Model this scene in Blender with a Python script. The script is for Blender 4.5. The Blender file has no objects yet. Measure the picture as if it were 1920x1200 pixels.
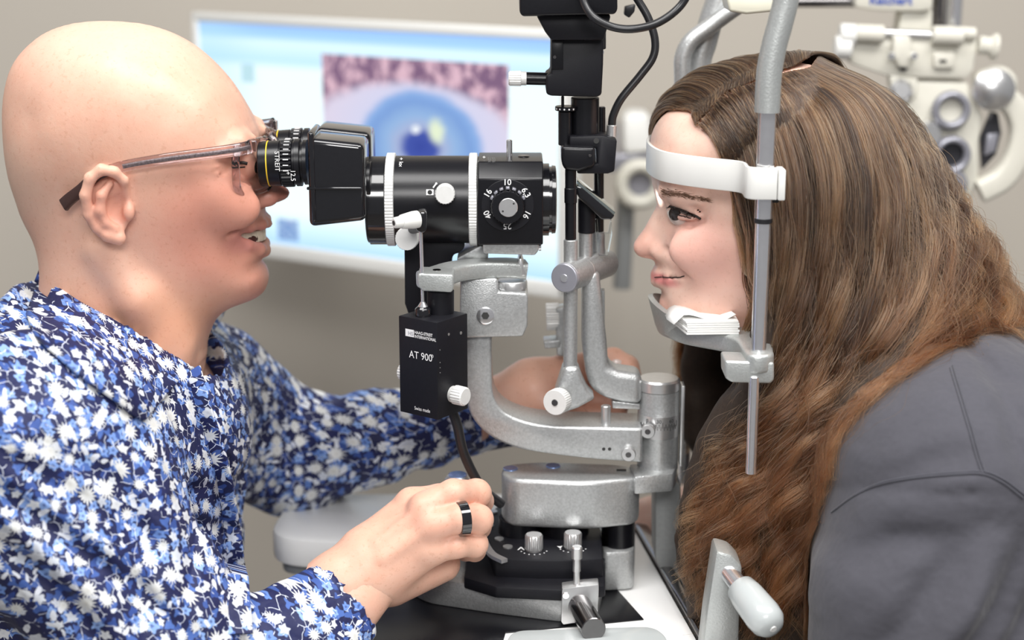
import bpy, bmesh, math, random
import numpy as np
from mathutils import Vector, Matrix

random.seed(7)
RNG = np.random.default_rng(11)
SC = bpy.context.scene
COL = SC.collection

# ------------------------------------------------------------------ camera
PITCH = math.radians(14.0)
DIST = 1.40
FPX = 3220.0
ZC = 1.03
CP, SP = math.cos(PITCH), math.sin(PITCH)
CAM = np.array([0.0, -DIST * CP, ZC + DIST * SP])
cam_d = bpy.data.cameras.new('camera')
cam = bpy.data.objects.new('camera', cam_d)
COL.objects.link(cam)
cam.location = CAM
cam.rotation_euler = (math.pi / 2 - PITCH, 0, 0)
cam_d.sensor_width = 36.0
cam_d.lens = 36.0 * FPX / 1920.0
cam_d.clip_start = 0.05
cam_d.dof.use_dof = True
cam_d.dof.focus_distance = DIST - 0.075
cam_d.dof.aperture_fstop = 3.6
SC.camera = cam

# ------------------------------------------------------------------ world, lights, exposure
W = bpy.data.worlds.new('world')
SC.world = W
W.use_nodes = True
W.node_tree.nodes['Background'].inputs[0].default_value = (0.92, 0.92, 0.95, 1)
W.node_tree.nodes['Background'].inputs[1].default_value = 0.24
SC.view_settings.view_transform = 'Standard'
SC.view_settings.look = 'None'
SC.view_settings.gamma = 1.0
SC.view_settings.use_curve_mapping = False
SC.view_settings.exposure = 0.22


def area(name, loc, target, sx, sy, power, col=(1, 1, 1)):
    l = bpy.data.lights.new(name, 'AREA')
    l.shape = 'RECTANGLE'
    l.size, l.size_y = sx, sy
    l.energy = power
    l.color = col
    o = bpy.data.objects.new(name, l)
    COL.objects.link(o)
    o.location = loc
    o.rotation_euler = (Vector(target) - Vector(loc)).to_track_quat('-Z', 'Y').to_euler()
    return o


area('ceiling_panel_light', (-0.45, -0.55, 2.55), (-0.3, 0.0, 1.0), 1.2, 0.6, 22, (1.0, 0.985, 0.97))
area('ceiling_panel_light', (0.75, -0.65, 2.55), (0.4, 0.0, 1.0), 1.2, 0.6, 25, (1.0, 0.985, 0.965))
area('ceiling_panel_light', (0.1, -2.6, 2.45), (0.0, 0.0, 1.0), 1.2, 0.6, 36, (1.0, 0.985, 0.97))


# ------------------------------------------------------------------ pixel <-> world
def ray(px, py):
    u = (px - 960.0) / FPX
    v = (600.0 - py) / FPX
    return np.array([u, CP + v * SP, -SP + v * CP])


def P(px, py, Y=0.0):
    d = ray(px, py)
    t = (Y - CAM[1]) / d[1]
    return CAM + d * t


def PZ(px, py, z):
    d = ray(px, py)
    t = (z - CAM[2]) / d[2]
    return CAM + d * t


def mpp(Y=0.0):
    return (DIST + Y * CP) / FPX


def V(p):
    return Vector((float(p[0]), float(p[1]), float(p[2])))


# ------------------------------------------------------------------ node helper
class NB:
    def __init__(self, name):
        self.m = bpy.data.materials.new(name)
        self.m.use_nodes = True
        self.nt = self.m.node_tree
        self.b = self.nt.nodes['Principled BSDF']
        self.out = self.nt.nodes['Material Output']

    def n(self, t, **kw):
        x = self.nt.nodes.new(t)
        for k, v in kw.items():
            setattr(x, k, v)
        return x

    def link(self, a, b):
        self.nt.links.new(a, b)

    def put(self, sock, v):
        if isinstance(v, bpy.types.NodeSocket):
            self.nt.links.new(v, sock)
        elif v is not None:
            if isinstance(v, (tuple, list)) and len(v) == 3 and sock.type == 'RGBA':
                v = (*v, 1)
            sock.default_value = v

    def math(self, op, a, b=None, c=None, clamp=False):
        x = self.n('ShaderNodeMath', operation=op, use_clamp=clamp)
        self.put(x.inputs[0], a)
        if b is not None:
            self.put(x.inputs[1], b)
        if c is not None:
            self.put(x.inputs[2], c)
        return x.outputs[0]

    def vmath(self, op, a, b=None, scale=None):
        x = self.n('ShaderNodeVectorMath', operation=op)
        self.put(x.inputs[0], a)
        if b is not None:
            self.put(x.inputs[1], b)
        if scale is not None:
            self.put(x.inputs[3], scale)
        return x.outputs['Value'] if op in ('LENGTH', 'DOT_PRODUCT', 'DISTANCE') else x.outputs[0]

    def mix(self, f, a, b):
        x = self.n('ShaderNodeMix', data_type='RGBA')
        self.put(x.inputs[0], f)
        self.put(x.inputs[6], a)
        self.put(x.inputs[7], b)
        return x.outputs[2]

    def ramp(self, f, stops, interp='LINEAR'):
        x = self.n('ShaderNodeValToRGB')
        e = x.color_ramp.elements
        x.color_ramp.interpolation = interp
        while len(e) < len(stops):
            e.new(0.5)
        for i, (p, c) in enumerate(stops):
            e[i].position = p
            e[i].color = (*c, 1) if len(c) == 3 else c
        self.put(x.inputs[0], f)
        return x.outputs[0]

    def step(self, v, lo, hi):
        x = self.n('ShaderNodeMapRange', interpolation_type='SMOOTHSTEP')
        self.put(x.inputs[0], v)
        self.put(x.inputs[1], lo)
        self.put(x.inputs[2], hi)
        return x.outputs[0]

    def obj(self):
        return self.n('ShaderNodeTexCoord').outputs['Object']

    def uv(self):
        return self.n('ShaderNodeTexCoord').outputs['UV']

    def noise(self, vec, scale, detail=2.0, rough=0.5, out='Fac'):
        x = self.n('ShaderNodeTexNoise')
        self.put(x.inputs['Vector'], vec)
        x.inputs['Scale'].default_value = scale
        x.inputs['Detail'].default_value = detail
        x.inputs['Roughness'].default_value = rough
        return x.outputs[0] if out == 'Fac' else x.outputs[1]

    def sep(self, v):
        x = self.n('ShaderNodeSeparateXYZ')
        self.put(x.inputs[0], v)
        return x.outputs

    def comb(self, a, b, c=0.0):
        x = self.n('ShaderNodeCombineXYZ')
        self.put(x.inputs[0], a)
        self.put(x.inputs[1], b)
        self.put(x.inputs[2], c)
        return x.outputs[0]

    def bump(self, h, strength=0.2, dist=0.001, normal=None):
        x = self.n('ShaderNodeBump')
        x.inputs['Strength'].default_value = strength
        x.inputs['Distance'].default_value = dist
        self.put(x.inputs['Height'], h)
        if normal is not None:
            self.put(x.inputs['Normal'], normal)
        return x.outputs[0]

    def set(self, **kw):
        names = dict(col='Base Color', rough='Roughness', metal='Metallic', normal='Normal', ior='IOR',
                     trans='Transmission Weight', alpha='Alpha', coat='Coat Weight', sss='Subsurface Weight',
                     emit='Emission Color', estr='Emission Strength', spec='Specular IOR Level',
                     coat_rough='Coat Roughness', sheen='Sheen Weight')
        for k, v in kw.items():
            self.put(self.b.inputs[names[k]], v)
        return self.m


def simple(name, col, rough=0.5, metal=0.0, bump=None, mott=None, **kw):
    """plain material with optional fine relief bump=(scale,strength) and colour mottling mott=(scale,amount)"""
    b = NB(name)
    c = col
    if mott:
        f = b.noise(b.obj(), mott[0], 3)
        a = mott[1]
        c = b.mix(f, tuple(x * (1 - a) for x in col), tuple(min(1, x * (1 + a)) for x in col))
    b.set(col=c, rough=rough, metal=metal, **kw)
    if bump:
        b.set(normal=b.bump(b.noise(b.obj(), bump[0], 2), bump[1], 0.0006))
    return b.m


MT = {}
MT['silver'] = simple('hammered_silver_paint', (0.50, 0.51, 0.51), 0.36, 0.65, bump=(850, 0.32), mott=(520, 0.30))
MT['silver2'] = simple('cast_light_silver', (0.50, 0.52, 0.51), 0.40, 0.6, bump=(700, 0.38), mott=(600, 0.16))
MT['satin'] = simple('satin_aluminium', (0.72, 0.72, 0.72), 0.30, 0.85, mott=(300, 0.06))
MT['white_metal'] = simple('pale_knurled_metal', (0.80, 0.80, 0.78), 0.42, 0.25, mott=(300, 0.05))
MT['chrome'] = simple('polished_chrome', (0.84, 0.84, 0.86), 0.16, 0.9, mott=(200, 0.05))
MT['dark_chrome'] = simple('dark_polished_steel', (0.22, 0.21, 0.21), 0.18, 1.0, mott=(200, 0.1))
MT['black'] = simple('black_anodised', (0.006, 0.006, 0.008), 0.28, 0.0, bump=(1800, 0.06), mott=(400, 0.2), spec=0.4)
MT['black_matte'] = simple('black_matte_paint', (0.006, 0.006, 0.009), 0.50, 0.0, bump=(1500, 0.10), mott=(400, 0.25), spec=0.3)
MT['black_gloss'] = simple('black_gloss_shell', (0.007, 0.007, 0.009), 0.13, 0.0, mott=(400, 0.2), coat=0.5)
MT['rubber'] = simple('black_cable_rubber', (0.015, 0.015, 0.017), 0.32, mott=(300, 0.2))
MT['print'] = simple('white_print', (0.85, 0.85, 0.85), 0.6, mott=(300, 0.03))
MT['print_dark'] = simple('dark_print', (0.03, 0.03, 0.03), 0.6, mott=(300, 0.05))
MT['yellow'] = simple('yellow_line', (0.80, 0.52, 0.03), 0.5, mott=(300, 0.05))
MT['white_plastic'] = simple('white_plastic', (0.78, 0.78, 0.75), 0.38, mott=(30, 0.02))
MT['table_white'] = simple('white_laminate', (0.86, 0.86, 0.85), 0.35, mott=(12, 0.03))
MT['grey_plastic'] = simple('pale_grey_plastic', (0.47, 0.50, 0.50), 0.25, mott=(40, 0.03), coat=0.3)
MT['cream'] = simple('cream_enamel', (0.72, 0.70, 0.58), 0.35, mott=(40, 0.05))
MT['phor'] = simple('ivory_enamel', (0.66, 0.64, 0.56), 0.35, mott=(40, 0.04))
MT['phor_grey'] = simple('grey_lens_ring', (0.32, 0.32, 0.36), 0.3, 0.4, mott=(60, 0.1))
MT['phor_dark'] = simple('dark_lens', (0.03, 0.03, 0.035), 0.15, mott=(60, 0.1))
MT['paper'] = simple('white_paper', (0.88, 0.88, 0.86), 0.7, mott=(200, 0.03))
MT['blue_cap'] = simple('blue_coated_cap', (0.30, 0.42, 0.75), 0.12, 0.7, mott=(90, 0.1))
MT['brown_tip'] = simple('brown_ear_tip', (0.05, 0.025, 0.022), 0.2, mott=(150, 0.2))
MT['tooth'] = simple('tooth_enamel', (0.78, 0.70, 0.56), 0.25, mott=(300, 0.06))
MT['eye_white'] = simple('eye_white', (0.62, 0.56, 0.52), 0.15, mott=(300, 0.05))
MT['iris'] = simple('iris_dark', (0.035, 0.028, 0.025), 0.1, mott=(900, 0.3))
MT['lash'] = simple('lash_lip_dark', (0.015, 0.010, 0.008), 0.6, mott=(900, 0.3))
MT['brow'] = simple('brow_brown', (0.22, 0.125, 0.08), 0.7, mott=(900, 0.3))
MT['ring'] = simple('black_ring_ceramic', (0.006, 0.006, 0.008), 0.06, coat=1.0, mott=(300, 0.1))
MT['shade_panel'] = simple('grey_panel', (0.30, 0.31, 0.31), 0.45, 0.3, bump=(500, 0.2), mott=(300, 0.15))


def glass(name, col, rough=0.02, ior=1.45):
    b = NB(name)
    v = b.noise(b.obj(), 60, 2)
    c = b.mix(v, tuple(x * 0.97 for x in col), col)
    b.set(col=c, rough=rough, trans=1.0, ior=ior)
    return b.m


MT['clear'] = glass('clear_pinkish_acetate', (0.84, 0.76, 0.79), 0.02, 1.48)
MT['lens'] = glass('spectacle_lens', (0.97, 0.97, 0.97), 0.0, 1.06)
MT['mirror'] = simple('mirror_glass', (0.55, 0.62, 0.60), 0.04, 1.0, mott=(60, 0.05))
MT['perspex'] = glass('clear_perspex', (0.86, 0.90, 0.92), 0.06, 1.2)


# ------------------------------------------------------------------ object helpers
def tag(o, label=None, cat=None, group=None, kind=None):
    if label:
        o['label'] = label
    if cat:
        o['category'] = cat
    if group:
        o['group'] = group
    if kind:
        o['kind'] = kind
    return o


def thing(name, loc, label, cat, group=None):
    o = bpy.data.objects.new(name, None)
    COL.objects.link(o)
    o.empty_display_size = 0.02
    o.location = V(loc)
    ROOT[o.name] = V(loc)
    return tag(o, label, cat, group)


ROOT = {}


def attach(o, parent):
    if parent is None:
        return o
    o.parent = parent
    off = ROOT.get(parent.name)
    if off is None and parent.parent is not None:
        off = None
    if off is not None:
        o.matrix_parent_inverse = Matrix.Translation(-off)
    return o


def mk(name, verts, faces, mat, parent=None, smooth=35, uvs=None):
    me = bpy.data.meshes.new(name)
    me.from_pydata([tuple(map(float, v)) for v in verts], [], [tuple(map(int, f)) for f in faces])
    return fin(name, me, mat, parent, smooth)


def fin(name, me, mat, parent=None, smooth=35):
    me.update()
    if mat is not None:
        me.materials.append(MT[mat] if isinstance(mat, str) else mat)
    if smooth:
        me.polygons.foreach_set('use_smooth', [True] * len(me.polygons))
        if smooth < 179:
            me.set_sharp_from_angle(angle=math.radians(smooth))
    o = bpy.data.objects.new(name, me)
    COL.objects.link(o)
    attach(o, parent)
    return o


def bm_fin(name, bm, mat, parent=None, smooth=35):
    bmesh.ops.recalc_face_normals(bm, faces=bm.faces)
    me = bpy.data.meshes.new(name)
    bm.to_mesh(me)
    bm.free()
    return fin(name, me, mat, parent, smooth)


def bevel(bm, w, seg=2, ang=25):
    es = [e for e in bm.edges if len(e.link_faces) == 2 and e.calc_face_angle(0) > math.radians(ang)]
    if es and w > 0:
        bmesh.ops.bevel(bm, geom=es, offset=w, segments=seg, profile=0.5, affect='EDGES', clamp_overlap=True)


def extrude(name, ring, vec, mat, parent=None, bev=0.001, seg=2, bang=25):
    """closed 3-D polygon pushed along vec"""
    bm = bmesh.new()
    a = [bm.verts.new(V(p)) for p in ring]
    b = [bm.verts.new(V(p) + Vector(vec)) for p in ring]
    n = len(ring)
    bm.faces.new(a)
    bm.faces.new(b[::-1])
    for i in range(n):
        bm.faces.new((a[i], b[i], b[(i + 1) % n], a[(i + 1) % n]))
    bmesh.ops.recalc_face_normals(bm, faces=bm.faces)
    bevel(bm, bev, seg, bang)
    return bm_fin(name, bm, mat, parent)


def prism(name, px, Y0, Y1, mat, parent=None, bev=0.001, seg=2, bang=25):
    """outline in picture coordinates on the plane y = Y0, pushed straight back to Y1"""
    return extrude(name, [P(a, b, Y0) for a, b in px], (0, Y1 - Y0, 0), mat, parent, bev, seg, bang)


def vprism(name, plan, z0, z1, mat, parent=None, bev=0.001, seg=2, bang=25):
    return extrude(name, [(x, y, z0) for x, y in plan], (0, 0, z1 - z0), mat, parent, bev, seg, bang)


def box(name, c, s, mat, parent=None, rz=0.0, bev=0.001, seg=2, rot=None):
    bm = bmesh.new()
    bmesh.ops.create_cube(bm, size=1.0)
    M = Matrix.Translation(V(c)) @ (rot.to_4x4() if rot else Matrix.Rotation(rz, 4, 'Z')) @ Matrix.Diagonal((s[0], s[1], s[2], 1))
    bm.transform(M)
    bevel(bm, bev, seg)
    return bm_fin(name, bm, mat, parent)


def frame(d):
    d = Vector(d).normalized()
    up = Vector((0, 0, 1)) if abs(d.z) < 0.9 else Vector((0, 1, 0))
    e1 = d.cross(up).normalized()
    e2 = e1.cross(d).normalized()
    return d, e1, e2


def lathe(name, a, d, prof, mat, parent=None, seg=32, knurl=None, smooth=35):
    """prof: (distance along d, radius[, knurl flag]); closes both ends"""
    a = V(a)
    d, e1, e2 = frame(d)
    if knurl:
        seg = knurl[0] * 3
    vs, fs = [], []
    for row in prof:
        s, r = row[0], row[1]
        kn = knurl and len(row) > 2
        for i in range(seg):
            t = 2 * math.pi * i / seg
            rr = r - (knurl[1] if (kn and i % 3 == 2) else 0)
            vs.append(a + d * s + (e1 * math.cos(t) + e2 * math.sin(t)) * rr)
    n = len(prof)
    for k in range(n - 1):
        for i in range(seg):
            j = (i + 1) % seg
            fs.append((k * seg + i, k * seg + j, (k + 1) * seg + j, (k + 1) * seg + i))
    fs.append(tuple(range(seg))[::-1])
    fs.append(tuple(range((n - 1) * seg, n * seg)))
    o = mk(name, vs, fs, mat, parent, smooth)
    bm = bmesh.new()
    bm.from_mesh(o.data)
    bmesh.ops.recalc_face_normals(bm, faces=bm.faces)
    bm.to_mesh(o.data)
    bm.free()
    o.data.set_sharp_from_angle(angle=math.radians(smooth))
    return o


def cyl(name, a, b, r, mat, parent=None, seg=32, ch=0.0006, r2=None, knurl=None):
    a, b = V(a), V(b)
    L = (b - a).length
    r2 = r if r2 is None else r2
    ch = min(ch, L * 0.3, r * 0.4)
    pr = [(0, r - ch), (ch, r, 1), (L - ch, r2, 1), (L, r2 - ch)]
    return lathe(name, a, b - a, pr, mat, parent, seg, knurl)


def catmull(pts, n=8, closed=False):
    pts = np.array([np.asarray(p, float) for p in pts])
    N = len(pts)
    out = []
    rng = range(N if closed else N - 1)
    for i in rng:
        if closed:
            p0, p1, p2, p3 = pts[i - 1], pts[i], pts[(i + 1) % N], pts[(i + 2) % N]
        else:
            p1, p2 = pts[i], pts[i + 1]
            p0 = pts[i - 1] if i > 0 else 2 * p1 - p2
            p3 = pts[i + 2] if i + 2 < N else 2 * p2 - p1
        for k in range(n):
            t = k / n
            out.append(0.5 * ((2 * p1) + (-p0 + p2) * t + (2 * p0 - 5 * p1 + 4 * p2 - p3) * t * t + (-p0 + 3 * p1 - 3 * p2 + p3) * t ** 3))
    if not closed:
        out.append(pts[-1])
    return np.array(out)


def sweep(name, path, section, mat, parent=None, scale=None, smooth=40, up=(0, 0, 1), fixed_up=False):
    """section: list of (a,b) in the frame (side, up) carried along the path"""
    path = [V(p) for p in path]
    n = len(path)
    vs, fs = [], []
    prev = None
    m = len(section)
    for i, p in enumerate(path):
        t = (path[min(i + 1, n - 1)] - path[max(i - 1, 0)]).normalized()
        if prev is None or fixed_up:
            u = Vector(up)
            if abs(u.dot(t)) > 0.95:
                u = Vector((0, 1, 0)) if abs(t.y) < 0.9 else Vector((1, 0, 0))
        else:
            u = prev
        u = (u - t * u.dot(t)).normalized()
        prev = u
        s = t.cross(u)
        k = scale[i] if scale is not None else 1.0
        for a, b in section:
            vs.append(p + s * a * k + u * b * k)
    for i in range(n - 1):
        for j in range(m):
            q = (j + 1) % m
            fs.append((i * m + j, i * m + q, (i + 1) * m + q, (i + 1) * m + j))
    fs.append(tuple(range(m))[::-1])
    fs.append(tuple(range((n - 1) * m, n * m)))
    o = mk(name, vs, fs, mat, parent, smooth)
    bm = bmesh.new()
    bm.from_mesh(o.data)
    bmesh.ops.recalc_face_normals(bm, faces=bm.faces)
    bm.to_mesh(o.data)
    bm.free()
    o.data.set_sharp_from_angle(angle=math.radians(smooth))
    return o


def circ(r, n=14, rx=None):
    return [(r * math.cos(2 * math.pi * i / n), (rx or r) * math.sin(2 * math.pi * i / n)) for i in range(n)]


def rrect(w, h, r, n=3):
    o = []
    for cx, cy, a0 in ((w / 2 - r, h / 2 - r, 0), (-w / 2 + r, h / 2 - r, 90), (-w / 2 + r, -h / 2 + r, 180), (w / 2 - r, -h / 2 + r, 270)):
        for k in range(n + 1):
            a = math.radians(a0 + 90 * k / n)
            o.append((cx + r * math.cos(a), cy + r * math.sin(a)))
    return o


def tube(name, pts, r, mat, parent=None, n=8, sides=14, raw=False):
    p = pts if raw else catmull(pts, n)
    return sweep(name, p, circ(r, sides), mat, parent, smooth=60)


def torus(name, c, axis, R, r, mat, parent=None, seg=40, sides=10, rz=None):
    d, e1, e2 = frame(axis)
    c = V(c)
    vs, fs = [], []
    for i in range(seg):
        t = 2 * math.pi * i / seg
        rad = e1 * math.cos(t) + e2 * math.sin(t)
        for j in range(sides):
            s = 2 * math.pi * j / sides
            vs.append(c + rad * (R + r * math.cos(s)) + d * ((rz or r) * math.sin(s)))
    for i in range(seg):
        for j in range(sides):
            a, b = (i + 1) % seg, (j + 1) % sides
            fs.append((i * sides + j, a * sides + j, a * sides + b, i * sides + b))
    return mk(name, vs, fs, mat, parent, 179)


def text(name, s, o, xd, up, size, mat, parent=None, rot=0.0, align='LEFT', lift=0.00015, wide=1.0, bold=0.0):
    cu = bpy.data.curves.new(name + '_c', 'FONT')
    cu.body = s
    cu.size = size
    cu.align_x = align
    cu.align_y = 'CENTER'
    cu.resolution_u = 3
    cu.offset = bold
    t = bpy.data.objects.new(name + '_t', cu)
    COL.objects.link(t)
    dg = bpy.context.evaluated_depsgraph_get()
    me = bpy.data.meshes.new_from_object(t.evaluated_get(dg))
    bpy.data.objects.remove(t)
    bpy.data.curves.remove(cu)
    xd = Vector(xd).normalized()
    up = Vector(up)
    up = (up - xd * up.dot(xd)).normalized()
    nrm = xd.cross(up)
    c, sn = math.cos(rot), math.sin(rot)
    x2 = xd * c + up * sn
    u2 = up * c - xd * sn
    M = Matrix((x2 * wide, u2, nrm)).transposed().to_4x4()
    M.translation = V(o) + nrm * lift
    me.transform(M)
    me.materials.clear()
    return fin(name, me, mat, parent, 0)


def flat(name, ring, mat, parent=None):
    return mk(name, ring, [tuple(range(len(ring)))], mat, parent, 0)


def disc(name, c, axis, r, mat, parent=None, seg=28, th=0.0004):
    return lathe(name, c, axis, [(0, r), (th, r)], mat, parent, seg)


# ------------------------------------------------------------------ volumes: smooth unions of fields, meshed by surface nets
class Vol:
    def __init__(self, lo, hi, h):
        self.lo = np.array(lo, float)
        self.h = h
        self.n = np.ceil((np.array(hi) - self.lo) / h).astype(int) + 1
        self.ax = [(self.lo[i] + h * np.arange(self.n[i])).astype(np.float32) for i in range(3)]
        self.d = np.full(self.n, 0.05, np.float32)

    def sl(self, lo, hi, pad):
        s = []
        for i in range(3):
            a = int(np.clip(math.floor((lo[i] - pad - self.lo[i]) / self.h), 0, self.n[i]))
            b = int(np.clip(math.ceil((hi[i] + pad - self.lo[i]) / self.h) + 1, 0, self.n[i]))
            if b <= a:
                return None
            s.append(slice(a, b))
        return tuple(s)

    def grid(self, s):
        return (self.ax[0][s[0]][:, None, None], self.ax[1][s[1]][None, :, None], self.ax[2][s[2]][None, None, :])

    def comb(self, s, f, k, mode):
        d = self.d[s]
        if mode == 'u':
            if k <= 0:
                self.d[s] = np.minimum(d, f)
            else:
                hh = np.maximum(k - np.abs(d - f), 0) / k
                self.d[s] = np.minimum(d, f) - hh * hh * k * 0.25
        else:
            f = -f
            if k <= 0:
                self.d[s] = np.maximum(d, f)
            else:
                hh = np.maximum(k - np.abs(d - f), 0) / k
                self.d[s] = np.maximum(d, f) + hh * hh * k * 0.25

    def cap(self, a, b, r1, r2=None, k=0.005, mode='u', ys=1.0):
        """tapered capsule; ys stretches it in y about its axis"""
        r2 = r1 if r2 is None else r2
        a, b = np.array(a, float), np.array(b, float)
        R = max(r1, r2)
        lo, hi = np.minimum(a, b) - R, np.maximum(a, b) + R
        lo[1] -= R * (ys - 1)
        hi[1] += R * (ys - 1)
        s = self.sl(lo, hi, k + 3 * self.h + 0.01)
        if s is None:
            return
        X, Y, Z = self.grid(s)
        ba = b - a
        px, py, pz = X - a[0], Y - a[1], Z - a[2]
        t = np.clip((px * ba[0] + py * ba[1] + pz * ba[2]) / max(float(ba @ ba), 1e-12), 0, 1)
        f = np.sqrt((px - t * ba[0]) ** 2 + ((py - t * ba[1]) / ys) ** 2 + (pz - t * ba[2]) ** 2) - (r1 + (r2 - r1) * t)
        self.comb(s, f.astype(np.float32), k, mode)

    def chain(self, pts, rs, k=0.005, mode='u', ys=1.0):
        for i in range(len(pts) - 1):
            self.cap(pts[i], pts[i + 1], rs[i], rs[i + 1], k, mode, ys)

    def ell(self, c, rad, k=0.005, mode='u', R=None):
        c = np.array(c, float)
        m = max(rad)
        s = self.sl(c - m, c + m, k + 3 * self.h + 0.01)
        if s is None:
            return
        X, Y, Z = self.grid(s)
        p = [X - c[0], Y - c[1], Z - c[2]]
        if R is not None:
            R = np.array(R)
            p = [R[i][0] * p[0] + R[i][1] * p[1] + R[i][2] * p[2] for i in range(3)]
        k0 = np.sqrt((p[0] / rad[0]) ** 2 + (p[1] / rad[1]) ** 2 + (p[2] / rad[2]) ** 2)
        k1 = np.sqrt((p[0] / rad[0] ** 2) ** 2 + (p[1] / rad[1] ** 2) ** 2 + (p[2] / rad[2] ** 2) ** 2)
        f = k0 * (k0 - 1.0) / np.maximum(k1, 1e-6)
        self.comb(s, f.astype(np.float32), k, mode)

    def nets(self):
        d = self.d
        h = self.h
        ins = d < 0
        c = [ins[i:ins.shape[0] - 1 + i, j:ins.shape[1] - 1 + j, k:ins.shape[2] - 1 + k] for i in (0, 1) for j in (0, 1) for k in (0, 1)]
        cnt = sum(x.astype(np.int8) for x in c)
        act = (cnt > 0) & (cnt < 8)
        idx = np.argwhere(act)
        num = -np.ones(act.shape, np.int64)
        num[act] = np.arange(len(idx))
        corners = [(i, j, k) for i in (0, 1) for j in (0, 1) for k in (0, 1)]
        val = [d[idx[:, 0] + i, idx[:, 1] + j, idx[:, 2] + k] for i, j, k in corners]
        acc = np.zeros((len(idx), 3))
        w = np.zeros(len(idx))
        for a in range(8):
            for b in range(a + 1, 8):
                ca, cb = np.array(corners[a]), np.array(corners[b])
                if np.abs(ca - cb).sum() != 1:
                    continue
                m = (val[a] < 0) != (val[b] < 0)
                t = val[a] / np.where(m, val[a] - val[b], 1)
                p = ca[None, :] + (cb - ca)[None, :] * t[:, None]
                acc[m] += p[m]
                w[m] += 1
        v = self.lo + (idx + acc / w[:, None]) * h
        quads = []
        for axis in range(3):
            sl0 = [slice(None)] * 3
            sl1 = [slice(None)] * 3
            sl0[axis] = slice(0, -1)
            sl1[axis] = slice(1, None)
            a, b = ins[tuple(sl0)], ins[tuple(sl1)]
            e = np.argwhere(a != b)
            o1, o2 = (axis + 1) % 3, (axis + 2) % 3
            ok = (e[:, o1] > 0) & (e[:, o2] > 0) & (e[:, o1] < d.shape[o1] - 1) & (e[:, o2] < d.shape[o2] - 1)
            e = e[ok]
            q = []
            for s1, s2 in ((0, 0), (1, 0), (1, 1), (0, 1)):
                t = e.copy()
                t[:, o1] -= s1
                t[:, o2] -= s2
                q.append(num[t[:, 0], t[:, 1], t[:, 2]])
            q = np.stack(q, 1)
            flip = a[e[:, 0], e[:, 1], e[:, 2]]
            q[flip] = q[flip][:, ::-1]
            quads.append(q)
        q = np.concatenate(quads)
        q = q[(q >= 0).all(1)]
        return v, q[:, ::-1]


def np_mesh(name, v, q):
    me = bpy.data.meshes.new(name)
    me.vertices.add(len(v))
    me.vertices.foreach_set('co', np.ascontiguousarray(v, np.float32).ravel())
    me.loops.add(q.size)
    me.loops.foreach_set('vertex_index', np.ascontiguousarray(q, np.int32).ravel())
    me.polygons.add(len(q))
    me.polygons.foreach_set('loop_start', np.arange(0, q.size, 4, dtype=np.int32))
    me.update(calc_edges=True)
    me.validate()
    return me


def relax(v, q, it=2, lam=0.5):
    for _ in range(it):
        acc = np.zeros_like(v)
        cnt = np.zeros(len(v))
        for a in range(4):
            for b in ((a + 1) % 4, (a + 3) % 4):
                np.add.at(acc, q[:, a], v[q[:, b]])
                np.add.at(cnt, q[:, a], 1)
        v = v + lam * (acc / np.maximum(cnt, 1)[:, None] - v)
    return v


def join_np(parts):
    vs, qs, o = [], [], 0
    for v, q in parts:
        vs.append(v)
        qs.append(q + o)
        o += len(v)
    return np.concatenate(vs), np.concatenate(qs)


class TPS:
    """smooth surface through scattered (x,z) -> value"""
    def __init__(self, pts, vals, lam=0.0):
        self.p = np.array(pts, float)
        n = len(self.p)
        K = self.phi(np.linalg.norm(self.p[:, None] - self.p[None], axis=2))
        A = np.zeros((n + 3, n + 3))
        A[:n, :n] = K + lam * np.eye(n)
        A[:n, n] = 1
        A[:n, n + 1:] = self.p
        A[n, :n] = 1
        A[n + 1:, :n] = self.p.T
        self.w = np.linalg.solve(A, np.concatenate([vals, np.zeros(3)]))

    @staticmethod
    def phi(r):
        return r * r * np.log(r + 1e-9)

    def __call__(self, x, z):
        sh = np.broadcast(x, z).shape
        X = np.broadcast_to(x, sh).ravel()
        Z = np.broadcast_to(z, sh).ravel()
        out = self.w[-3] + self.w[-2] * X + self.w[-1] * Z
        for i in range(len(self.p)):
            out += self.w[i] * self.phi(np.hypot(X - self.p[i, 0], Z - self.p[i, 1]))
        return out.reshape(sh)


def poly_sd(poly, X, Z):
    """signed distance to a closed polygon, negative inside"""
    d = np.full(X.shape, 1e9)
    inside = np.zeros(X.shape, bool)
    n = len(poly)
    for i in range(n):
        a, b = poly[i], poly[(i + 1) % n]
        e = b - a
        wx, wz = X - a[0], Z - a[1]
        t = np.clip((wx * e[0] + wz * e[1]) / max(e @ e, 1e-12), 0, 1)
        d = np.minimum(d, (wx - t * e[0]) ** 2 + (wz - t * e[1]) ** 2)
        c = ((a[1] <= Z) != (b[1] <= Z)) & (X < e[0] * (Z - a[1]) / (e[1] if abs(e[1]) > 1e-12 else 1e-12) + a[0])
        inside ^= c
    d = np.sqrt(d)
    return np.where(inside, -d, d)


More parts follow.
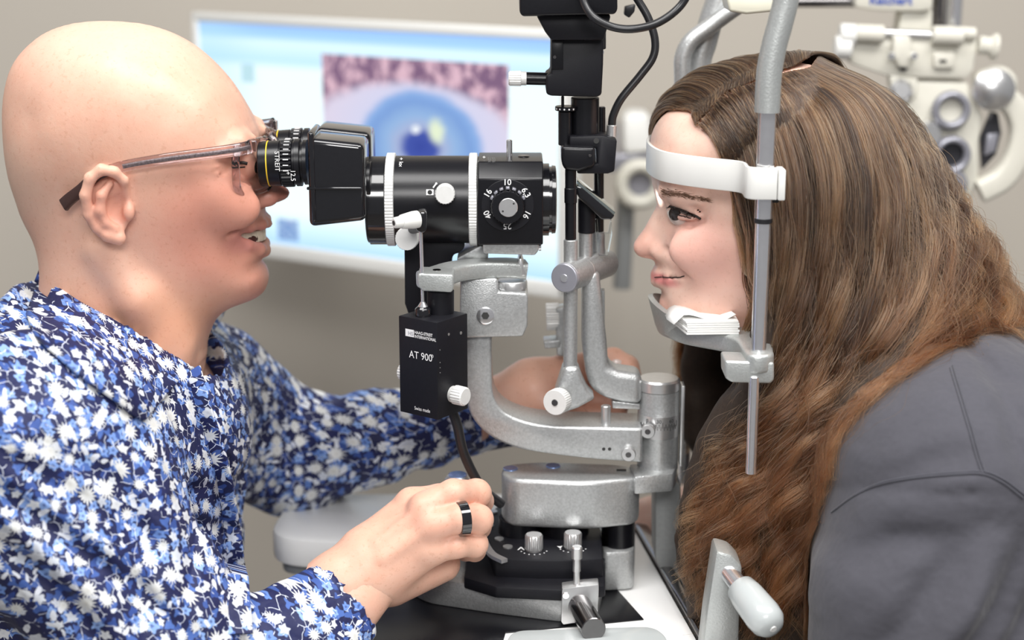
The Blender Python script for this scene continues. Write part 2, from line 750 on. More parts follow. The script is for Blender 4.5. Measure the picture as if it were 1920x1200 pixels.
def head_field(vol, outline_px, inner, Y=0.0):
    """head as y^2 = F(x,z): F is zero on the profile outline and w^2 at inner control points (px,py,w)"""
    out = catmull([P(a, b, Y)[[0, 2]] for a, b in outline_px], 5, closed=True)
    pts, vals = [], []
    for i in range(0, len(out), 3):
        pts.append(out[i] * 10)
        vals.append(0.0)
    for a, b, w in inner:
        p = P(a, b, Y - w)
        pts.append(p[[0, 2]] * 10)
        vals.append(w * w * 100)
    # flat negative shelf well outside
    c = out.mean(0)
    for t in np.linspace(0, 2 * math.pi, 17)[:-1]:
        pts.append((c + 0.30 * np.array([math.cos(t), math.sin(t)])) * 10)
        vals.append(-1.2)
    T = TPS(pts, vals, 1e-5)
    X, Z = np.meshgrid(vol.ax[0].astype(float), vol.ax[2].astype(float), indexing='ij')
    F = T(X * 10, Z * 10) / 100
    sd = poly_sd(out, X, Z)
    F = np.where(sd < 0, np.maximum(F, -sd * 0.010), -sd * 0.02)
    gx, gz = np.gradient(F, vol.h)
    g2 = (gx * gx + gz * gz).astype(np.float32)
    F = F.astype(np.float32)
    yy = (vol.ax[1] - Y)[None, :, None]
    G = yy * yy - F[:, None, :]
    f = G / np.sqrt(4 * yy * yy + g2[:, None, :] + 1e-6)
    vol.d = np.minimum(vol.d, np.clip(f, -0.05, 0.05)).astype(np.float32)
# ================================================================== the room
ZT = float(P(900, 1168, -0.09)[2])        # table top height


def wall_mat(name, col, sc=1.2, am=0.06):
    b = NB(name)
    f = b.noise(b.obj(), sc, 3)
    b.set(col=b.mix(f, tuple(x * (1 - am) for x in col), tuple(x * (1 + am) for x in col)), rough=0.75)
    b.set(normal=b.bump(b.noise(b.obj(), 180, 3), 0.12, 0.001))
    return b.m


MT['wall'] = wall_mat('taupe_wall_paint', (0.50, 0.46, 0.40))
MT['floor'] = wall_mat('grey_floor', (0.22, 0.20, 0.18))
MT['ceil'] = wall_mat('white_ceiling', (0.75, 0.74, 0.72))
WALL_Y = 1.18
tag(box('wall_back', (0, WALL_Y + 0.05, 1.35), (6.0, 0.1, 2.7), 'wall', bev=0), 'taupe painted wall behind the two people', kind='structure')
tag(box('floor', (0, -0.6, -0.05), (6.0, 3.6, 0.1), 'floor', bev=0), 'grey floor of the examination room', kind='structure')

# ================================================================== monitor
mon_tl, mon_tr = P(365, 32, 0.90), P(1068, 44, 0.60)
mon_u = V(mon_tr - mon_tl)
mon_u.z = 0
MW = mon_u.length
mon_u.normalize()
MH = 0.312
zt = (mon_tl[2] + mon_tr[2]) / 2
mon_n = Vector((mon_u.y, -mon_u.x, 0))      # towards the camera
mon_o = Vector((float(mon_tl[0]), float(mon_tl[1]), zt))
Rm = Matrix((mon_u, -mon_n, Vector((0, 0, 1)))).transposed()


def mon(u, v, off=0.0):
    """u across from the left edge, v down from the top edge, in metres"""
    return mon_o + mon_u * u - Vector((0, 0, 1)) * v + mon_n * off


def mon_px(px, py):
    d = ray(px, py)
    d = Vector(d)
    c = Vector(CAM)
    t = (mon_o - c).dot(mon_n) / d.dot(mon_n)
    p = c + d * t - mon_o
    return p.dot(mon_u), -p.z


monitor = thing('computer_monitor', mon(MW / 2, MH + 0.16, -0.03), 'wide white-framed computer monitor showing a close-up eye photograph, before the wall', 'monitor')
box('back_shell', mon(MW / 2, MH / 2, -0.022), (MW * 0.99, 0.03, MH * 0.98), 'white_plastic', monitor, rot=Rm, bev=0.004)
for nm, u, v, su, sv in (('bezel_top', MW / 2, 0.006, MW, 0.012), ('bezel_bottom', MW / 2, MH - 0.010, MW, 0.020),
                         ('bezel_side', 0.005, MH / 2, 0.010, MH - 0.001), ('bezel_side', MW - 0.005, MH / 2, 0.010, MH - 0.001)):
    box(nm, mon(u, v, 0.0), (su, 0.016, sv), 'white_plastic', monitor, rot=Rm, bev=0.003)


def glow(name, build, strength=1.0):
    b = NB(name)
    c = build(b)
    b.set(col=(0.01, 0.01, 0.01), rough=0.3, emit=c, estr=strength)
    return b.m


def uvquad(name, u0, v0, u1, v1, off, mat, parent):
    me = bpy.data.meshes.new(name)
    me.from_pydata([mon(u0, v0, off), mon(u1, v0, off), mon(u1, v1, off), mon(u0, v1, off)], [], [(0, 3, 2, 1)])
    uv = me.uv_layers.new(name='UVMap')
    for li, c in zip(range(4), ((0, 1), (0, 0), (1, 0), (1, 1))):
        uv.data[li].uv = c
    return fin(name, me, mat, parent, 0)


def scr_bg(b):
    s = b.sep(b.uv())
    c = b.ramp(s[1], [(0.0, (0.42, 0.68, 0.95)), (0.10, (0.66, 0.88, 1.0)), (0.16, (0.82, 0.96, 0.98)), (0.80, (0.80, 0.95, 0.98)),
                      (0.84, (0.50, 0.76, 0.96)), (0.92, (0.68, 0.88, 0.98)), (0.95, (0.36, 0.62, 0.94)), (1.0, (0.30, 0.50, 0.90))])
    side = b.step(s[0], 0.02, 0.22)
    return b.mix(side, b.mix(0.5, c, (0.42, 0.68, 0.95)), c)


def scr_eye(b):
    uv = b.uv()
    s = b.sep(uv)
    x = b.math('MULTIPLY', s[0], 1.17)
    nz = b.noise(uv, 9, 4, out='Color')
    w = b.vmath('SCALE', b.vmath('SUBTRACT', nz, (0.5, 0.5, 0.5)), scale=0.05)
    p = b.vmath('ADD', b.comb(x, s[1]), w)
    r = b.vmath('DISTANCE', b.vmath('MULTIPLY', p, (1, 1, 0)), (0.63, 0.40, 0))
    iris = b.ramp(b.math('DIVIDE', r, 0.60), [(0.0, (0.03, 0.06, 0.36)), (0.16, (0.05, 0.09, 0.42)), (0.24, (0.40, 0.48, 0.72)),
                                               (0.36, (0.30, 0.48, 0.78)), (0.52, (0.20, 0.36, 0.72)), (0.60, (0.26, 0.44, 0.80)),
                                               (0.68, (0.68, 0.68, 0.88)), (1.0, (0.74, 0.68, 0.84))])
    # lid: arc above the eye
    rl = b.vmath('DISTANCE', b.vmath('MULTIPLY', p, (0.62, 1, 0)), (0.355, 0.41, 0))
    lid = b.math('MULTIPLY', b.step(rl, 0.38, 0.47), b.step(s[1], 0.35, 0.55))
    lash = b.noise(b.vmath('MULTIPLY', uv, (1.0, 0.45, 1)), 16, 4, 0.65)
    pink = b.mix(b.step(lash, 0.42, 0.60), (0.22, 0.12, 0.22), (0.76, 0.50, 0.60))
    c = b.mix(lid, iris, pink)
    glint = b.step(b.vmath('DISTANCE', b.vmath('MULTIPLY', p, (1, 0.55, 0)), (0.735, 0.285, 0)), 0.07, 0.02)
    c = b.mix(glint, c, (0.80, 0.90, 0.66))
    g2 = b.step(b.vmath('DISTANCE', p, (0.60, 0.52, 0)), 0.035, 0.015)
    return b.mix(g2, c, (0.9, 0.95, 1.0))


def scr_icon(b):
    s = b.sep(b.uv())
    f = b.noise(b.uv(), 5, 3)
    return b.ramp(f, [(0.35, (0.10, 0.22, 0.60)), (0.55, (0.35, 0.55, 0.85)), (0.7, (0.62, 0.62, 0.85))])


def scr_icon2(b):
    f = b.noise(b.uv(), 4, 2)
    return b.ramp(f, [(0.3, (0.50, 0.82, 0.92)), (0.7, (0.66, 0.88, 0.95))])


uvquad('screen', 0.009, 0.011, MW - 0.009, MH - 0.019, 0.0035, glow('screen_light_blue', scr_bg, 1.0), monitor)
a = mon_px(607, 100)
c_ = mon_px(957, 180)
uvquad('screen_photo', a[0], a[1], c_[0], a[1] + 0.175, 0.0042, glow('screen_eye_photo', scr_eye, 0.85), monitor)
a = mon_px(524, 408)
uvquad('screen_icon', a[0], a[1], a[0] + 0.034, a[1] + 0.028, 0.0042, glow('screen_icon_blue', scr_icon, 0.8), monitor)
a = mon_px(456, 118)
uvquad('screen_icon', a[0], a[1], a[0] + 0.022, a[1] + 0.024, 0.0042, glow('screen_icon_pale', scr_icon2, 0.8), monitor)
mc_ = mon(MW / 2, MH / 2, -0.03)
box('wall_arm', (mc_.x, (mc_.y + WALL_Y) / 2, mc_.z), (0.05, WALL_Y - mc_.y, 0.05), 'grey_plastic', monitor, bev=0.004)
box('wall_plate', (mc_.x, WALL_Y - 0.008, mc_.z), (0.12, 0.016, 0.12), 'grey_plastic', monitor, bev=0.004)

# ================================================================== instrument table
tbl = thing('instrument_table', (0.0, 0.0, 0.0), 'white instrument table with rounded wing carrying the slit lamp', 'table')


def round_plan(pts, r, n=6):
    """round every corner of a plan polygon"""
    out = []
    N = len(pts)
    for i in range(N):
        p0, p1, p2 = (np.array(pts[(i + k) % N], float) for k in (-1, 0, 1))
        ri = r[i] if isinstance(r, (list, tuple)) else r
        a = (p0 - p1) / np.linalg.norm(p0 - p1)
        b = (p2 - p1) / np.linalg.norm(p2 - p1)
        ri = min(ri, np.linalg.norm(p0 - p1) * 0.48, np.linalg.norm(p2 - p1) * 0.48)
        A, B = p1 + a * ri, p1 + b * ri
        for k in range(n + 1):
            t = k / n
            out.append(tuple((1 - t) ** 2 * A + 2 * t * (1 - t) * p1 + t * t * B))
    return out


e1_, e2_ = PZ(1187, 985, ZT), PZ(1309, 1199, ZT)
xr = lambda y: float(e1_[0] + (e2_[0] - e1_[0]) * (y - e1_[1]) / (e2_[1] - e1_[1]))
plan = [(xr(-0.33), -0.33), (xr(0.215), 0.215), (-0.213, 0.215), (-0.222, 0.098), (-0.10, 0.075), (-0.10, -0.33)]
top = vprism('table_top', round_plan(plan, [0.01, 0.02, 0.035, 0.035, 0.03, 0.02]), ZT - 0.028, ZT, 'table_white', tbl, 0.004)
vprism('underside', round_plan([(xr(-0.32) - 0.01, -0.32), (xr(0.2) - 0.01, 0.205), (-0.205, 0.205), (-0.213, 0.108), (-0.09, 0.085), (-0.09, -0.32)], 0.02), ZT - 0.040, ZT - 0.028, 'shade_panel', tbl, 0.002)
cyl('column', (0.02, 0.0, 0.04), (0.02, 0.0, ZT - 0.04), 0.045, 'white_plastic', tbl)
box('foot', (0.02, 0.0, 0.02), (0.36, 0.5, 0.04), 'grey_plastic', tbl, bev=0.01)
# black glide plate and the pale inlays
pl = [PZ(700, 1112, ZT)[:2], PZ(1158, 1108, ZT)[:2], PZ(1207, 1163, ZT)[:2], PZ(948, 1188, ZT)[:2], PZ(940, 1215, ZT)[:2], PZ(640, 1260, ZT)[:2]]
vprism('glide_plate', [(float(a), float(b)) for a, b in pl], ZT, ZT + 0.0012, 'black', tbl, 0.0003)
# grey rounded tray at the near edge
tr = [PZ(945, 1205, ZT + 0.012), PZ(960, 1180, ZT + 0.012), PZ(1225, 1172, ZT + 0.012), PZ(1252, 1192, ZT + 0.012), PZ(1262, 1260, ZT + 0.012), PZ(930, 1280, ZT + 0.012)]
vprism('tray', round_plan([(float(a[0]), float(a[1])) for a in tr], 0.012), ZT + 0.001, ZT + 0.012, 'grey_plastic', tbl, 0.003)

# ================================================================== slit lamp
lamp = thing('slit_lamp', P(1000, 1150, 0.0), 'silver and black slit lamp microscope standing between the man and the woman', 'slit lamp')
U = mpp(0)


def px_r(n, Y=0.0):
    return n * mpp(Y)


# ---- microscope body (optical axis runs left to right)
YA = 374
ax0 = P(690, YA, 0)
XD = (1, 0, 0)


def xo(px):
    return float(P(px, YA, 0)[0] - ax0[0])


body = lathe('microscope_body', ax0, XD, [(0, 0.0335), (0.0006, 0.0345), (xo(724), 0.0345), (xo(725), 0.0350), (xo(882), 0.0350), (xo(883), 0.0345), (xo(900), 0.0345)], 'black', lamp, 64)
for x0, x1 in ((726, 743), (880, 896)):
    c = P(x0, YA, 0)
    lathe('knurled_ring', c, XD, [(0, 0.0358), (0.0006, 0.0372, 1), (xo(x1) - xo(x0) - 0.0006, 0.0372, 1), (xo(x1) - xo(x0), 0.0358)], 'white_metal', body, knurl=(90, 0.0006))
lathe('rear_sleeve', P(694, YA + 2, 0), XD, [(0, 0.0335), (0.0005, 0.0352), (0.0135, 0.0352), (0.014, 0.0335)], 'black_gloss', body, 64)
# white knob with the camera sign
kc = P(835, 361, -0.0345)
lathe('selector_knob', kc, (0, -1, 0), [(0, 0.0075), (0.004, 0.0078, 1), (0.0095, 0.0078, 1), (0.0105, 0.0070)], 'white_metal', body, knurl=(22, 0.0005))
yb = -0.0357


def onface(px, py, Y):
    return P(px, py, Y)


def pquad(name, x0, y0, x1, y1, Y, mat, par):
    return flat(name, [P(x0, y1, Y), P(x1, y1, Y), P(x1, y0, Y), P(x0, y0, Y)], mat, par)


pquad('camera_sign', 799, 355, 813, 366, yb, 'print', body)
disc('camera_sign_lens', P(806, 360.5, yb), (0, -1, 0), 0.0018, 'print_dark', body, 16, 0.0001)
flat('arrow_mark', [P(811, 351, yb), P(817, 343, yb), P(819, 345, yb), P(813, 353, yb)], 'print', body)
disc('arrow_dot', P(818, 344, yb), (0, -1, 0), 0.0009, 'print', body, 12, 0.0001)
text('lock_mark', '+ lock', P(752, 298, -0.013) + np.array([0, -0.0, 0.001]), (0, -0.62, -0.78), (1, 0, 0), 0.0045, 'print', body, lift=0.0006)
text('lock_mark', '+ lock', P(907, 294, -0.013) + np.array([0, 0, 0.0005]), (0, -0.62, -0.78), (1, 0, 0), 0.0042, 'print', body, lift=0.0006)
# small round sign and silver disc behind the lever
disc('aperture_mark', P(766, 396, -0.0325), (0, -1, 0.25), 0.0040, 'print', body, 20, 0.0003)
for k in range(3):
    t = k * 2.1 + 0.4
    c = P(766, 396, -0.0331)
    flat('aperture_spoke', [c + np.array([math.cos(t + s) * r, -0.0004, math.sin(t + s) * r]) for r, s in ((0.0008, -0.5), (0.0038, -0.12), (0.0038, 0.12), (0.0008, 0.5))], 'print_dark', body)
lathe('brake_knob', P(767, 443, -0.034), (-0.12, -1, 0), [(0, 0.0085), (0.003, 0.0092, 1), (0.011, 0.0092, 1), (0.012, 0.0086)], 'white_metal', body, knurl=(26, 0.0004))
cyl('lever_arm', P(770, 430, -0.040), P(790, 425, -0.062), 0.004, 'black', body)

# ---- magnification changer block
def yz(px, pts):
    """points (Y, py) at column px"""
    return [P(px, b, a) for a, b in pts]


x0 = float(P(897, YA, 0)[0])
x1 = float(P(1017, YA, 0)[0])
zc = float(ax0[2])
sec = [(-0.036, -0.030), (-0.036, 0.0225), (-0.024, 0.0345), (0.024, 0.0345), (0.036, 0.0225), (0.036, -0.030)]
chg = extrude('magnification_changer', [(x0, y, zc + z) for y, z in sec], (x1 - x0, 0, 0), 'black', lamp, 0.0015, 3)
lathe('objective', P(1015, YA, 0), XD, [(0, 0.029), (0.006, 0.029), (0.0062, 0.0265), (0.008, 0.0265), (0.0082, 0.0275), (0.0112, 0.0270), (0.0118, 0.024), (0.009, 0.022), (0.009, 0.0)][:-1], 'black_gloss', chg, 48)
DY = -0.0362
dc = P(952, 385, DY)
lathe('dial_plate', dc, (0, -1, 0), [(0, 0.0206), (0.0010, 0.0206), (0.0014, 0.0202)], 'black_matte', chg, 48)
lathe('dial_knob', P(952, 385, DY - 0.0014), (0, -1, 0), [(0, 0.0138), (0.010, 0.0132, 1), (0.0112, 0.0122)], 'black', chg, knurl=(30, 0.0006))
for k in range(-3, 4):
    t = math.radians(90 + k * 21)
    r = 0.0137
    c = P(952, 385, DY - 0.0075) + np.array([math.cos(t) * r, 0, math.sin(t) * r])
    box('dial_tooth', c, (0.0030, 0.0060, 0.0018), 'phor_grey', chg, rot=Matrix.Rotation(-(t - math.pi / 2), 3, 'Y'), bev=0.0004)
cp = lathe('dial_cap', P(953, 389, DY - 0.0126), (0, -1, 0), [(0, 0.0074), (0.0008, 0.0074), (0.0012, 0.0070)], 'satin', chg, 32)
for dx, dz in ((-0.0042, -0.0030), (0.0042, 0.0030)):
    disc('cap_hole', P(953, 389, DY - 0.0138) + np.array([dx, 0, dz]), (0, -1, 0), 0.0008, 'print_dark', chg, 12, 0.0002)
for s, ang in (('10', 90), ('6,3', 32), ('16', -28), ('25', -90), ('40', 208), ('16', 150)):
    t = math.radians(ang)
    c = P(951, 383, DY - 0.0014) + np.array([math.cos(t), 0, math.sin(t)]) * 0.0172
    text('dial_number', s, c, (1, 0, 0), (0, 0, 1), 0.0066, 'print', chg, rot=t - math.pi / 2, align='CENTER', lift=0.0003, bold=0.0001)
cyl('top_pin', P(955, 297, 0.0), P(955, 262, 0.0), 0.0024, 'chrome', chg, 20)
lathe('top_screw', P(982, 296, 0.0), (0, 0, 1), [(0, 0.0045), (0.0015, 0.0045), (0.002, 0.0038)], 'dark_chrome', chg, 24)
text('top_lettering', 'STREIT', P(926, 297, -0.030) + np.array([0, 0, 0.0]), (0.0, 0.70, -0.70), (1, 0, 0), 0.0036, 'print', chg, rot=math.pi, align='RIGHT', lift=-0.0012)
text('top_lettering', 'INST', P(918, 297, -0.030), (0.0, 0.70, -0.70), (1, 0, 0), 0.0036, 'print', chg, rot=math.pi, align='RIGHT', lift=-0.0012)

# ---- binocular: two prism shells with eyepieces (near and far)
for yc in (-0.031, 0.031):
    d = 0.0235
    prof = [(582, 251), (687, 262), (691, 404), (586, 416)]
    Yp = -0.031
    # the shell: outline seen from the side, with a waist line along its middle
    ring = [P(a, b, Yp) for a, b in prof]
    sh = extrude('prism_shell', [np.array([p[0], yc - d, p[2]]) for p in ring], (0, 2 * d, 0), 'black_gloss', lamp, 0.0048, 4)
    prism('shell_rim', [(576, 247), (588, 249), (594, 416), (583, 419)], yc - d - 0.0012, yc + d + 0.0012, 'black_gloss', sh, 0.0022, 3) if yc < 0 else None
    a_, b_ = P(577, 346, Yp), P(688, 344, Yp)
    box('shell_seam', ((a_[0] + b_[0]) / 2, yc - d, (a_[2] + b_[2]) / 2 + 0.0005), (b_[0] - a_[0] - 0.004, 0.003, 0.0022), 'black_gloss', sh, bev=0.0008)
    e0 = P(578, 304, -0.031)
    e0 = np.array([e0[0], yc, e0[2]])
    D = (-1, 0, -0.035)
    s = lambda px: float(e0[0] - P(px, 304, -0.031)[0])
    ep = lathe('eyepiece', e0, D, [(0, 0.0175), (s(571), 0.0175), (s(570), 0.0155), (s(566), 0.0155), (s(565), 0.0185), (s(556), 0.0185), (s(555), 0.0172), (s(528), 0.0172), (s(527), 0.0180), (s(524), 0.0178), (s(489), 0.0172), (s(487), 0.0160), (s(489), 0.010)], 'black', lamp, 48)
    lathe('grip_ring', e0 + np.array(D) * s(552), D, [(0, 0.0172), (0.0006, 0.0188, 1), (s(531) - s(552), 0.0188, 1), (s(531) - s(552) + 0.0006, 0.0172)], 'black', ep, knurl=(36, 0.0011))
    lathe('yellow_band', e0 + np.array(D) * s(506), D, [(0, 0.0172), (0.0003, 0.0178), (0.0010, 0.0178), (0.0013, 0.0172)], 'yellow', ep, 48)
    for q in range(10):
        t = math.radians(-10 + q * 13)
        c = e0 + np.array(D) * (s(541)) + np.array([0, -math.cos(t) * 0.0190, math.sin(t) * 0.0190])
        box('grip_mark', c, (0.0042, 0.0004, 0.0007), 'print', ep, rot=Matrix.Rotation(-t, 3, 'X'), bev=0)
    if yc < 0:
        yy = yc - 0.0173
        text('maker_lettering', 'STREIT', P(519, 283, yy), (0, 0, -1), (1, 0, 0), 0.0052, 'print', ep, align='LEFT', lift=0.0012)
        text('power_lettering', '12.5', P(549, 318, yy - 0.0018), (0, 0, -1), (1, 0, 0), 0.0052, 'print', ep, lift=0.0008)
        text('dioptre_lettering', '+', P(537, 325, yy - 0.002), (1, 0, 0), (0, 0, 1), 0.0050, 'print', ep, lift=0.0006)
    cyl('shell_hinge', P(686, 340, yc if yc > 0 else -0.02), P(697, 340, yc if yc > 0 else -0.02), 0.016, 'black', lamp)

# ---- black bracket below the microscope
prism('bracket', [(758, 452), (790, 452), (790, 432), (868, 430), (871, 465), (862, 474), (850, 478), (846, 492), (846, 590), (766, 590), (759, 570)], -0.008, 0.022, 'black_matte', lamp, 0.0015)
# ---- saddle under the changer and its dark wedge
prism('saddle', [(909, 438), (1008, 437), (1011, 444), (1010, 470), (1003, 479), (908, 476), (905, 470), (905, 444)], -0.034, 0.03, 'silver', lamp, 0.003, 3)
prism('saddle_wedge', [(857, 484), (900, 461), (915, 461), (915, 490), (857, 490)], -0.015, 0.03, 'silver', lamp, 0.002)
disc('saddle_screw', P(1010, 462, -0.02), (1, 0, 0), 0.0035, 'chrome', lamp, 20, 0.002)

# ---- swing arm that carries the tonometer
arm = sweep('swing_arm', catmull([P(800, 526, -0.066), P(826, 517, -0.052), P(858, 508, -0.034), P(905, 503, -0.022), P(955, 502, -0.017), P(985, 505, -0.015)], 6),
            rrect(0.021, 0.0135, 0.003), 'silver2', lamp, fixed_up=True)
prism('swing_arm_end', [(785, 513), (848, 515), (851, 520), (850, 544), (845, 549), (792, 546), (784, 538), (783, 518)], -0.078, -0.052, 'silver2', arm, 0.0035, 3)
prism('swing_arm_cap', [(972, 486), (978, 484), (988, 515), (982, 520), (966, 518)], -0.026, -0.002, 'satin', arm, 0.0015)
disc('swing_arm_screw', P(819, 505, -0.064) + np.array([0, 0, -0.001]), (0, 0, 1), 0.0032, 'dark_chrome', arm, 20, 0.0008)
lathe('pivot_washer', P(960, 549, -0.018), (0, 0, 1), [(0, 0.0095), (0.002, 0.0095), (0.0022, 0.0112), (0.0042, 0.0112), (0.0045, 0.0122), (0.0095, 0.0122), (0.0105, 0.0115)], 'satin', lamp, 48)
cyl('swing_arm_post', P(826, 543, -0.064), P(826, 600, -0.064), 0.0105, 'black_matte', lamp)
# ---- main block and C-arm
blk = prism('main_block', [(863, 524), (930, 522), (934, 527), (934, 548), (986, 550), (990, 556), (989, 612), (980, 631), (866, 634), (862, 628)], -0.032, 0.026, 'silver', lamp, 0.003, 3)
sc_ = lathe('block_screw', P(910, 592, -0.032), (0, -1, 0), [(0, 0.0072), (0.0008, 0.0070), (0.0012, 0.0060)], 'chrome', blk, 32)
lathe('screw_socket', P(910, 592, -0.0333), (0, -1, 0), [(0, 0.0032), (0.0003, 0.0032)], 'print_dark', blk, 6)
outer = catmull([(868, 625, 0), (869, 690, 0), (874, 750, 0), (890, 790, 0), (925, 822, 0), (975, 842, 0), (1040, 853, 0), (1120, 862, 0), (1205, 868, 0)], 4)
inner_ = catmull([(1205, 803, 0), (1120, 801, 0), (1040, 798, 0), (985, 790, 0), (945, 772, 0), (926, 745, 0), (922, 700, 0), (922, 625, 0)], 4)
cpx = [(p[0], p[1]) for p in outer] + [(p[0], p[1]) for p in inner_]
carm = prism('curved_arm', cpx, -0.024, 0.020, 'silver', lamp, 0.0025, 3, 40)
for hx in (1132, 1143):
    disc('arm_hole', P(hx, 842, -0.0241), (0, -1, 0), 0.0014, 'print_dark', carm, 14, 0.0002)
cyl('stop_pin', P(1136, 796, -0.012), P(1136, 760, -0.012), 0.0040, 'satin', carm, 24)
# ---- pivot column with angle scale
px_c = P(1234, 800, 0.0)
zz = lambda py, Y=0.0: float(P(1234, py, Y)[2])
cz0 = zz(878)
Rp = 0.0170
pv = lathe('pivot_column', (px_c[0], 0, cz0), (0, 0, 1), [(0, Rp - 0.001), (0.001, Rp), (zz(812) - cz0, Rp), (zz(811) - cz0, Rp + 0.0002), (zz(772) - cz0, Rp + 0.0002), (zz(771) - cz0, Rp), (zz(730) - cz0, Rp)], 'silver', lamp, 64)
lathe('scale_band', (px_c[0], 0, zz(813)), (0, 0, 1), [(0, Rp + 0.0003), (zz(772) - zz(813), Rp + 0.0003)], 'satin', pv, 64)
lathe('column_cap', (px_c[0], 0, zz(730)), (0, 0, 1), [(0, Rp - 0.0006), (0.0008, Rp + 0.0003), (zz(708) - zz(730) - 0.0015, Rp + 0.0003), (zz(708) - zz(730), Rp - 0.0012)], 'satin', pv, 64)
for k in range(26):
    t = math.radians(-62 + k * 4.6)
    L = 0.0052 if k % 5 == 0 else 0.0034
    rr = Rp + 0.0005
    c = (px_c[0] + math.sin(t) * rr, -math.cos(t) * rr, zz(790) + (L / 2 if k % 2 else 0) - 0.001)
    box('scale_tick', c, (0.00038, 0.0002, L), 'print_dark', pv, rz=t, bev=0)
for s, ang in (('0', -36), ('30', -3), ('60', 32)):
    t = math.radians(ang)
    rr = Rp + 0.0005
    text('scale_number', s, (px_c[0] + math.sin(t) * rr, -math.cos(t) * rr, zz(781) + 0.0006), (math.cos(t), math.sin(t), 0), (0, 0, 1), 0.0044, 'print_dark', pv, align='CENTER', lift=0.0002)
for (a, b, Y) in ((1215, 806, -0.0180), (1179, 849, -0.024)):
    k_ = lathe('clamp_screw', P(a, b, Y), (-0.12, -1, 0), [(0, 0.0056), (0.0045, 0.0060), (0.0055, 0.0054)], 'satin', lamp, 28)
    lathe('clamp_screw_socket', P(a, b, Y) + np.array([-0.0007, -0.0056, 0]), (-0.12, -1, 0), [(0, 0.0024), (0.0003, 0.0022)], 'dark_chrome', k_, 12)
box('guard_blade', P(1278, 795, -0.004), (0.003, 0.014, zz(722) - zz(872)), 'satin', lamp, bev=0.0006)
# ---- illumination arm
prism('illumination_leg', [(1092, 512), (1124, 508), (1130, 570), (1138, 640), (1141, 688), (1160, 697), (1204, 703), (1204, 760), (1168, 757), (1132, 748), (1106, 728), (1098, 700), (1092, 650)], -0.014, 0.016, 'silver', lamp, 0.006, 4, 20)
prism('leg_lug', [(1148, 752), (1200, 758), (1200, 768), (1148, 766)], -0.01, 0.01, 'silver', lamp, 0.001)
cyl('front_leg', P(1070, 540, -0.022), P(1069, 700, -0.022), 0.0056, 'silver', lamp)
prism('knob_yoke', [(1058, 688), (1084, 688), (1092, 712), (1104, 738), (1118, 748), (1085, 766), (1058, 776), (1040, 768), (1042, 738)], -0.030, -0.004, 'silver', lamp, 0.004, 3, 20)
kd = Vector((-0.42, -0.9, 0.05)).normalized()
k_ = lathe('centring_knob', V(P(1046, 752, -0.036)) - kd * 0.005, kd, [(0, 0.0098), (0.0012, 0.0104, 1), (0.0105, 0.0104, 1), (0.0112, 0.0099)], 'white_metal', lamp, knurl=(34, 0.0005))
lathe('knob_screw', V(P(1046, 752, -0.036)) + kd * 0.0062, kd, [(0, 0.0028), (0.0006, 0.0026)], 'dark_chrome', k_, 16)
ha, hb = V(P(1059, 521, -0.032)), V(P(1136, 493, 0.034))
hd = (hb - ha).normalized()
hz = cyl('tilt_hinge', ha, hb, 0.0118, 'silver', lamp, 48)
lathe('hinge_face', ha - hd * 0.0016, hd, [(0, 0.0108), (0.0006, 0.0115), (0.004, 0.0119)], 'phor_grey', hz, 48)
lathe('hinge_screw', ha - hd * 0.0022, hd, [(0, 0.0030), (0.0008, 0.0034)], 'chrome', hz, 20)
lathe('hinge_groove', ha + hd * 0.030, hd, [(0, 0.0119), (0.0008, 0.0121), (0.0016, 0.0119)], 'satin', hz, 48)
cyl('sleeve', P(1070, 500, -0.016), P(1070, 449, -0.016), 0.0056, 'silver', lamp)
cyl('sleeve', P(1098, 495, 0.004), P(1098, 434, 0.004), 0.0056, 'silver', lamp)
cyl('sleeve', P(1122, 490, 0.022), P(1122, 434, 0.022), 0.0050, 'silver', lamp)
cyl('guide_rod', P(1070, 449, -0.016), P(1070, 300, -0.016), 0.0044, 'black', lamp)
cyl('rod_collar', P(1070, 381, -0.016), P(1070, 352, -0.016), 0.0050, 'black', lamp)
cyl('mirror_post', P(1100, 436, 0.004), P(1100, 372, 0.004), 0.0070, 'black_matte', lamp)
cyl('guide_rod', P(1123, 434, 0.022), P(1123, 320, 0.022), 0.0040, 'black', lamp)
# tilted mirror block
mr = prism('mirror_block', [(1080, 348), (1092, 352), (1146, 398), (1153, 404), (1147, 412), (1128, 412), (1086, 372), (1080, 362)], -0.013, 0.013, 'black_gloss', lamp, 0.0012)
prism('mirror_face', [(1082, 340), (1088, 344), (1154, 399), (1150, 404), (1084, 350)], -0.0125, 0.0125, 'mirror', mr, 0.0004)
# clear perspex tongue behind
prism('perspex_tongue', [(1116, 412), (1120, 410), (1122, 440), (1140, 436), (1146, 408), (1148, 440), (1140, 480), (1122, 480), (1118, 450)], 0.006, 0.009, 'perspex', lamp, 0.0006)
# the beam it throws on the bridge of the nose
sl = bpy.data.lights.new('slit_beam', 'SPOT')
sl.energy = 0.22
sl.spot_size = math.radians(17)
sl.spot_blend = 0.35
sl.shadow_soft_size = 0.004
sl.color = (0.95, 0.98, 1.0)
so_ = bpy.data.objects.new('slit_beam', sl)
COL.objects.link(so_)
so_.location = V(P(1158, 392, -0.004))
so_.rotation_euler = (V(P(1232, 372, -0.012)) - so_.location).to_track_quat('-Z', 'Y').to_euler()
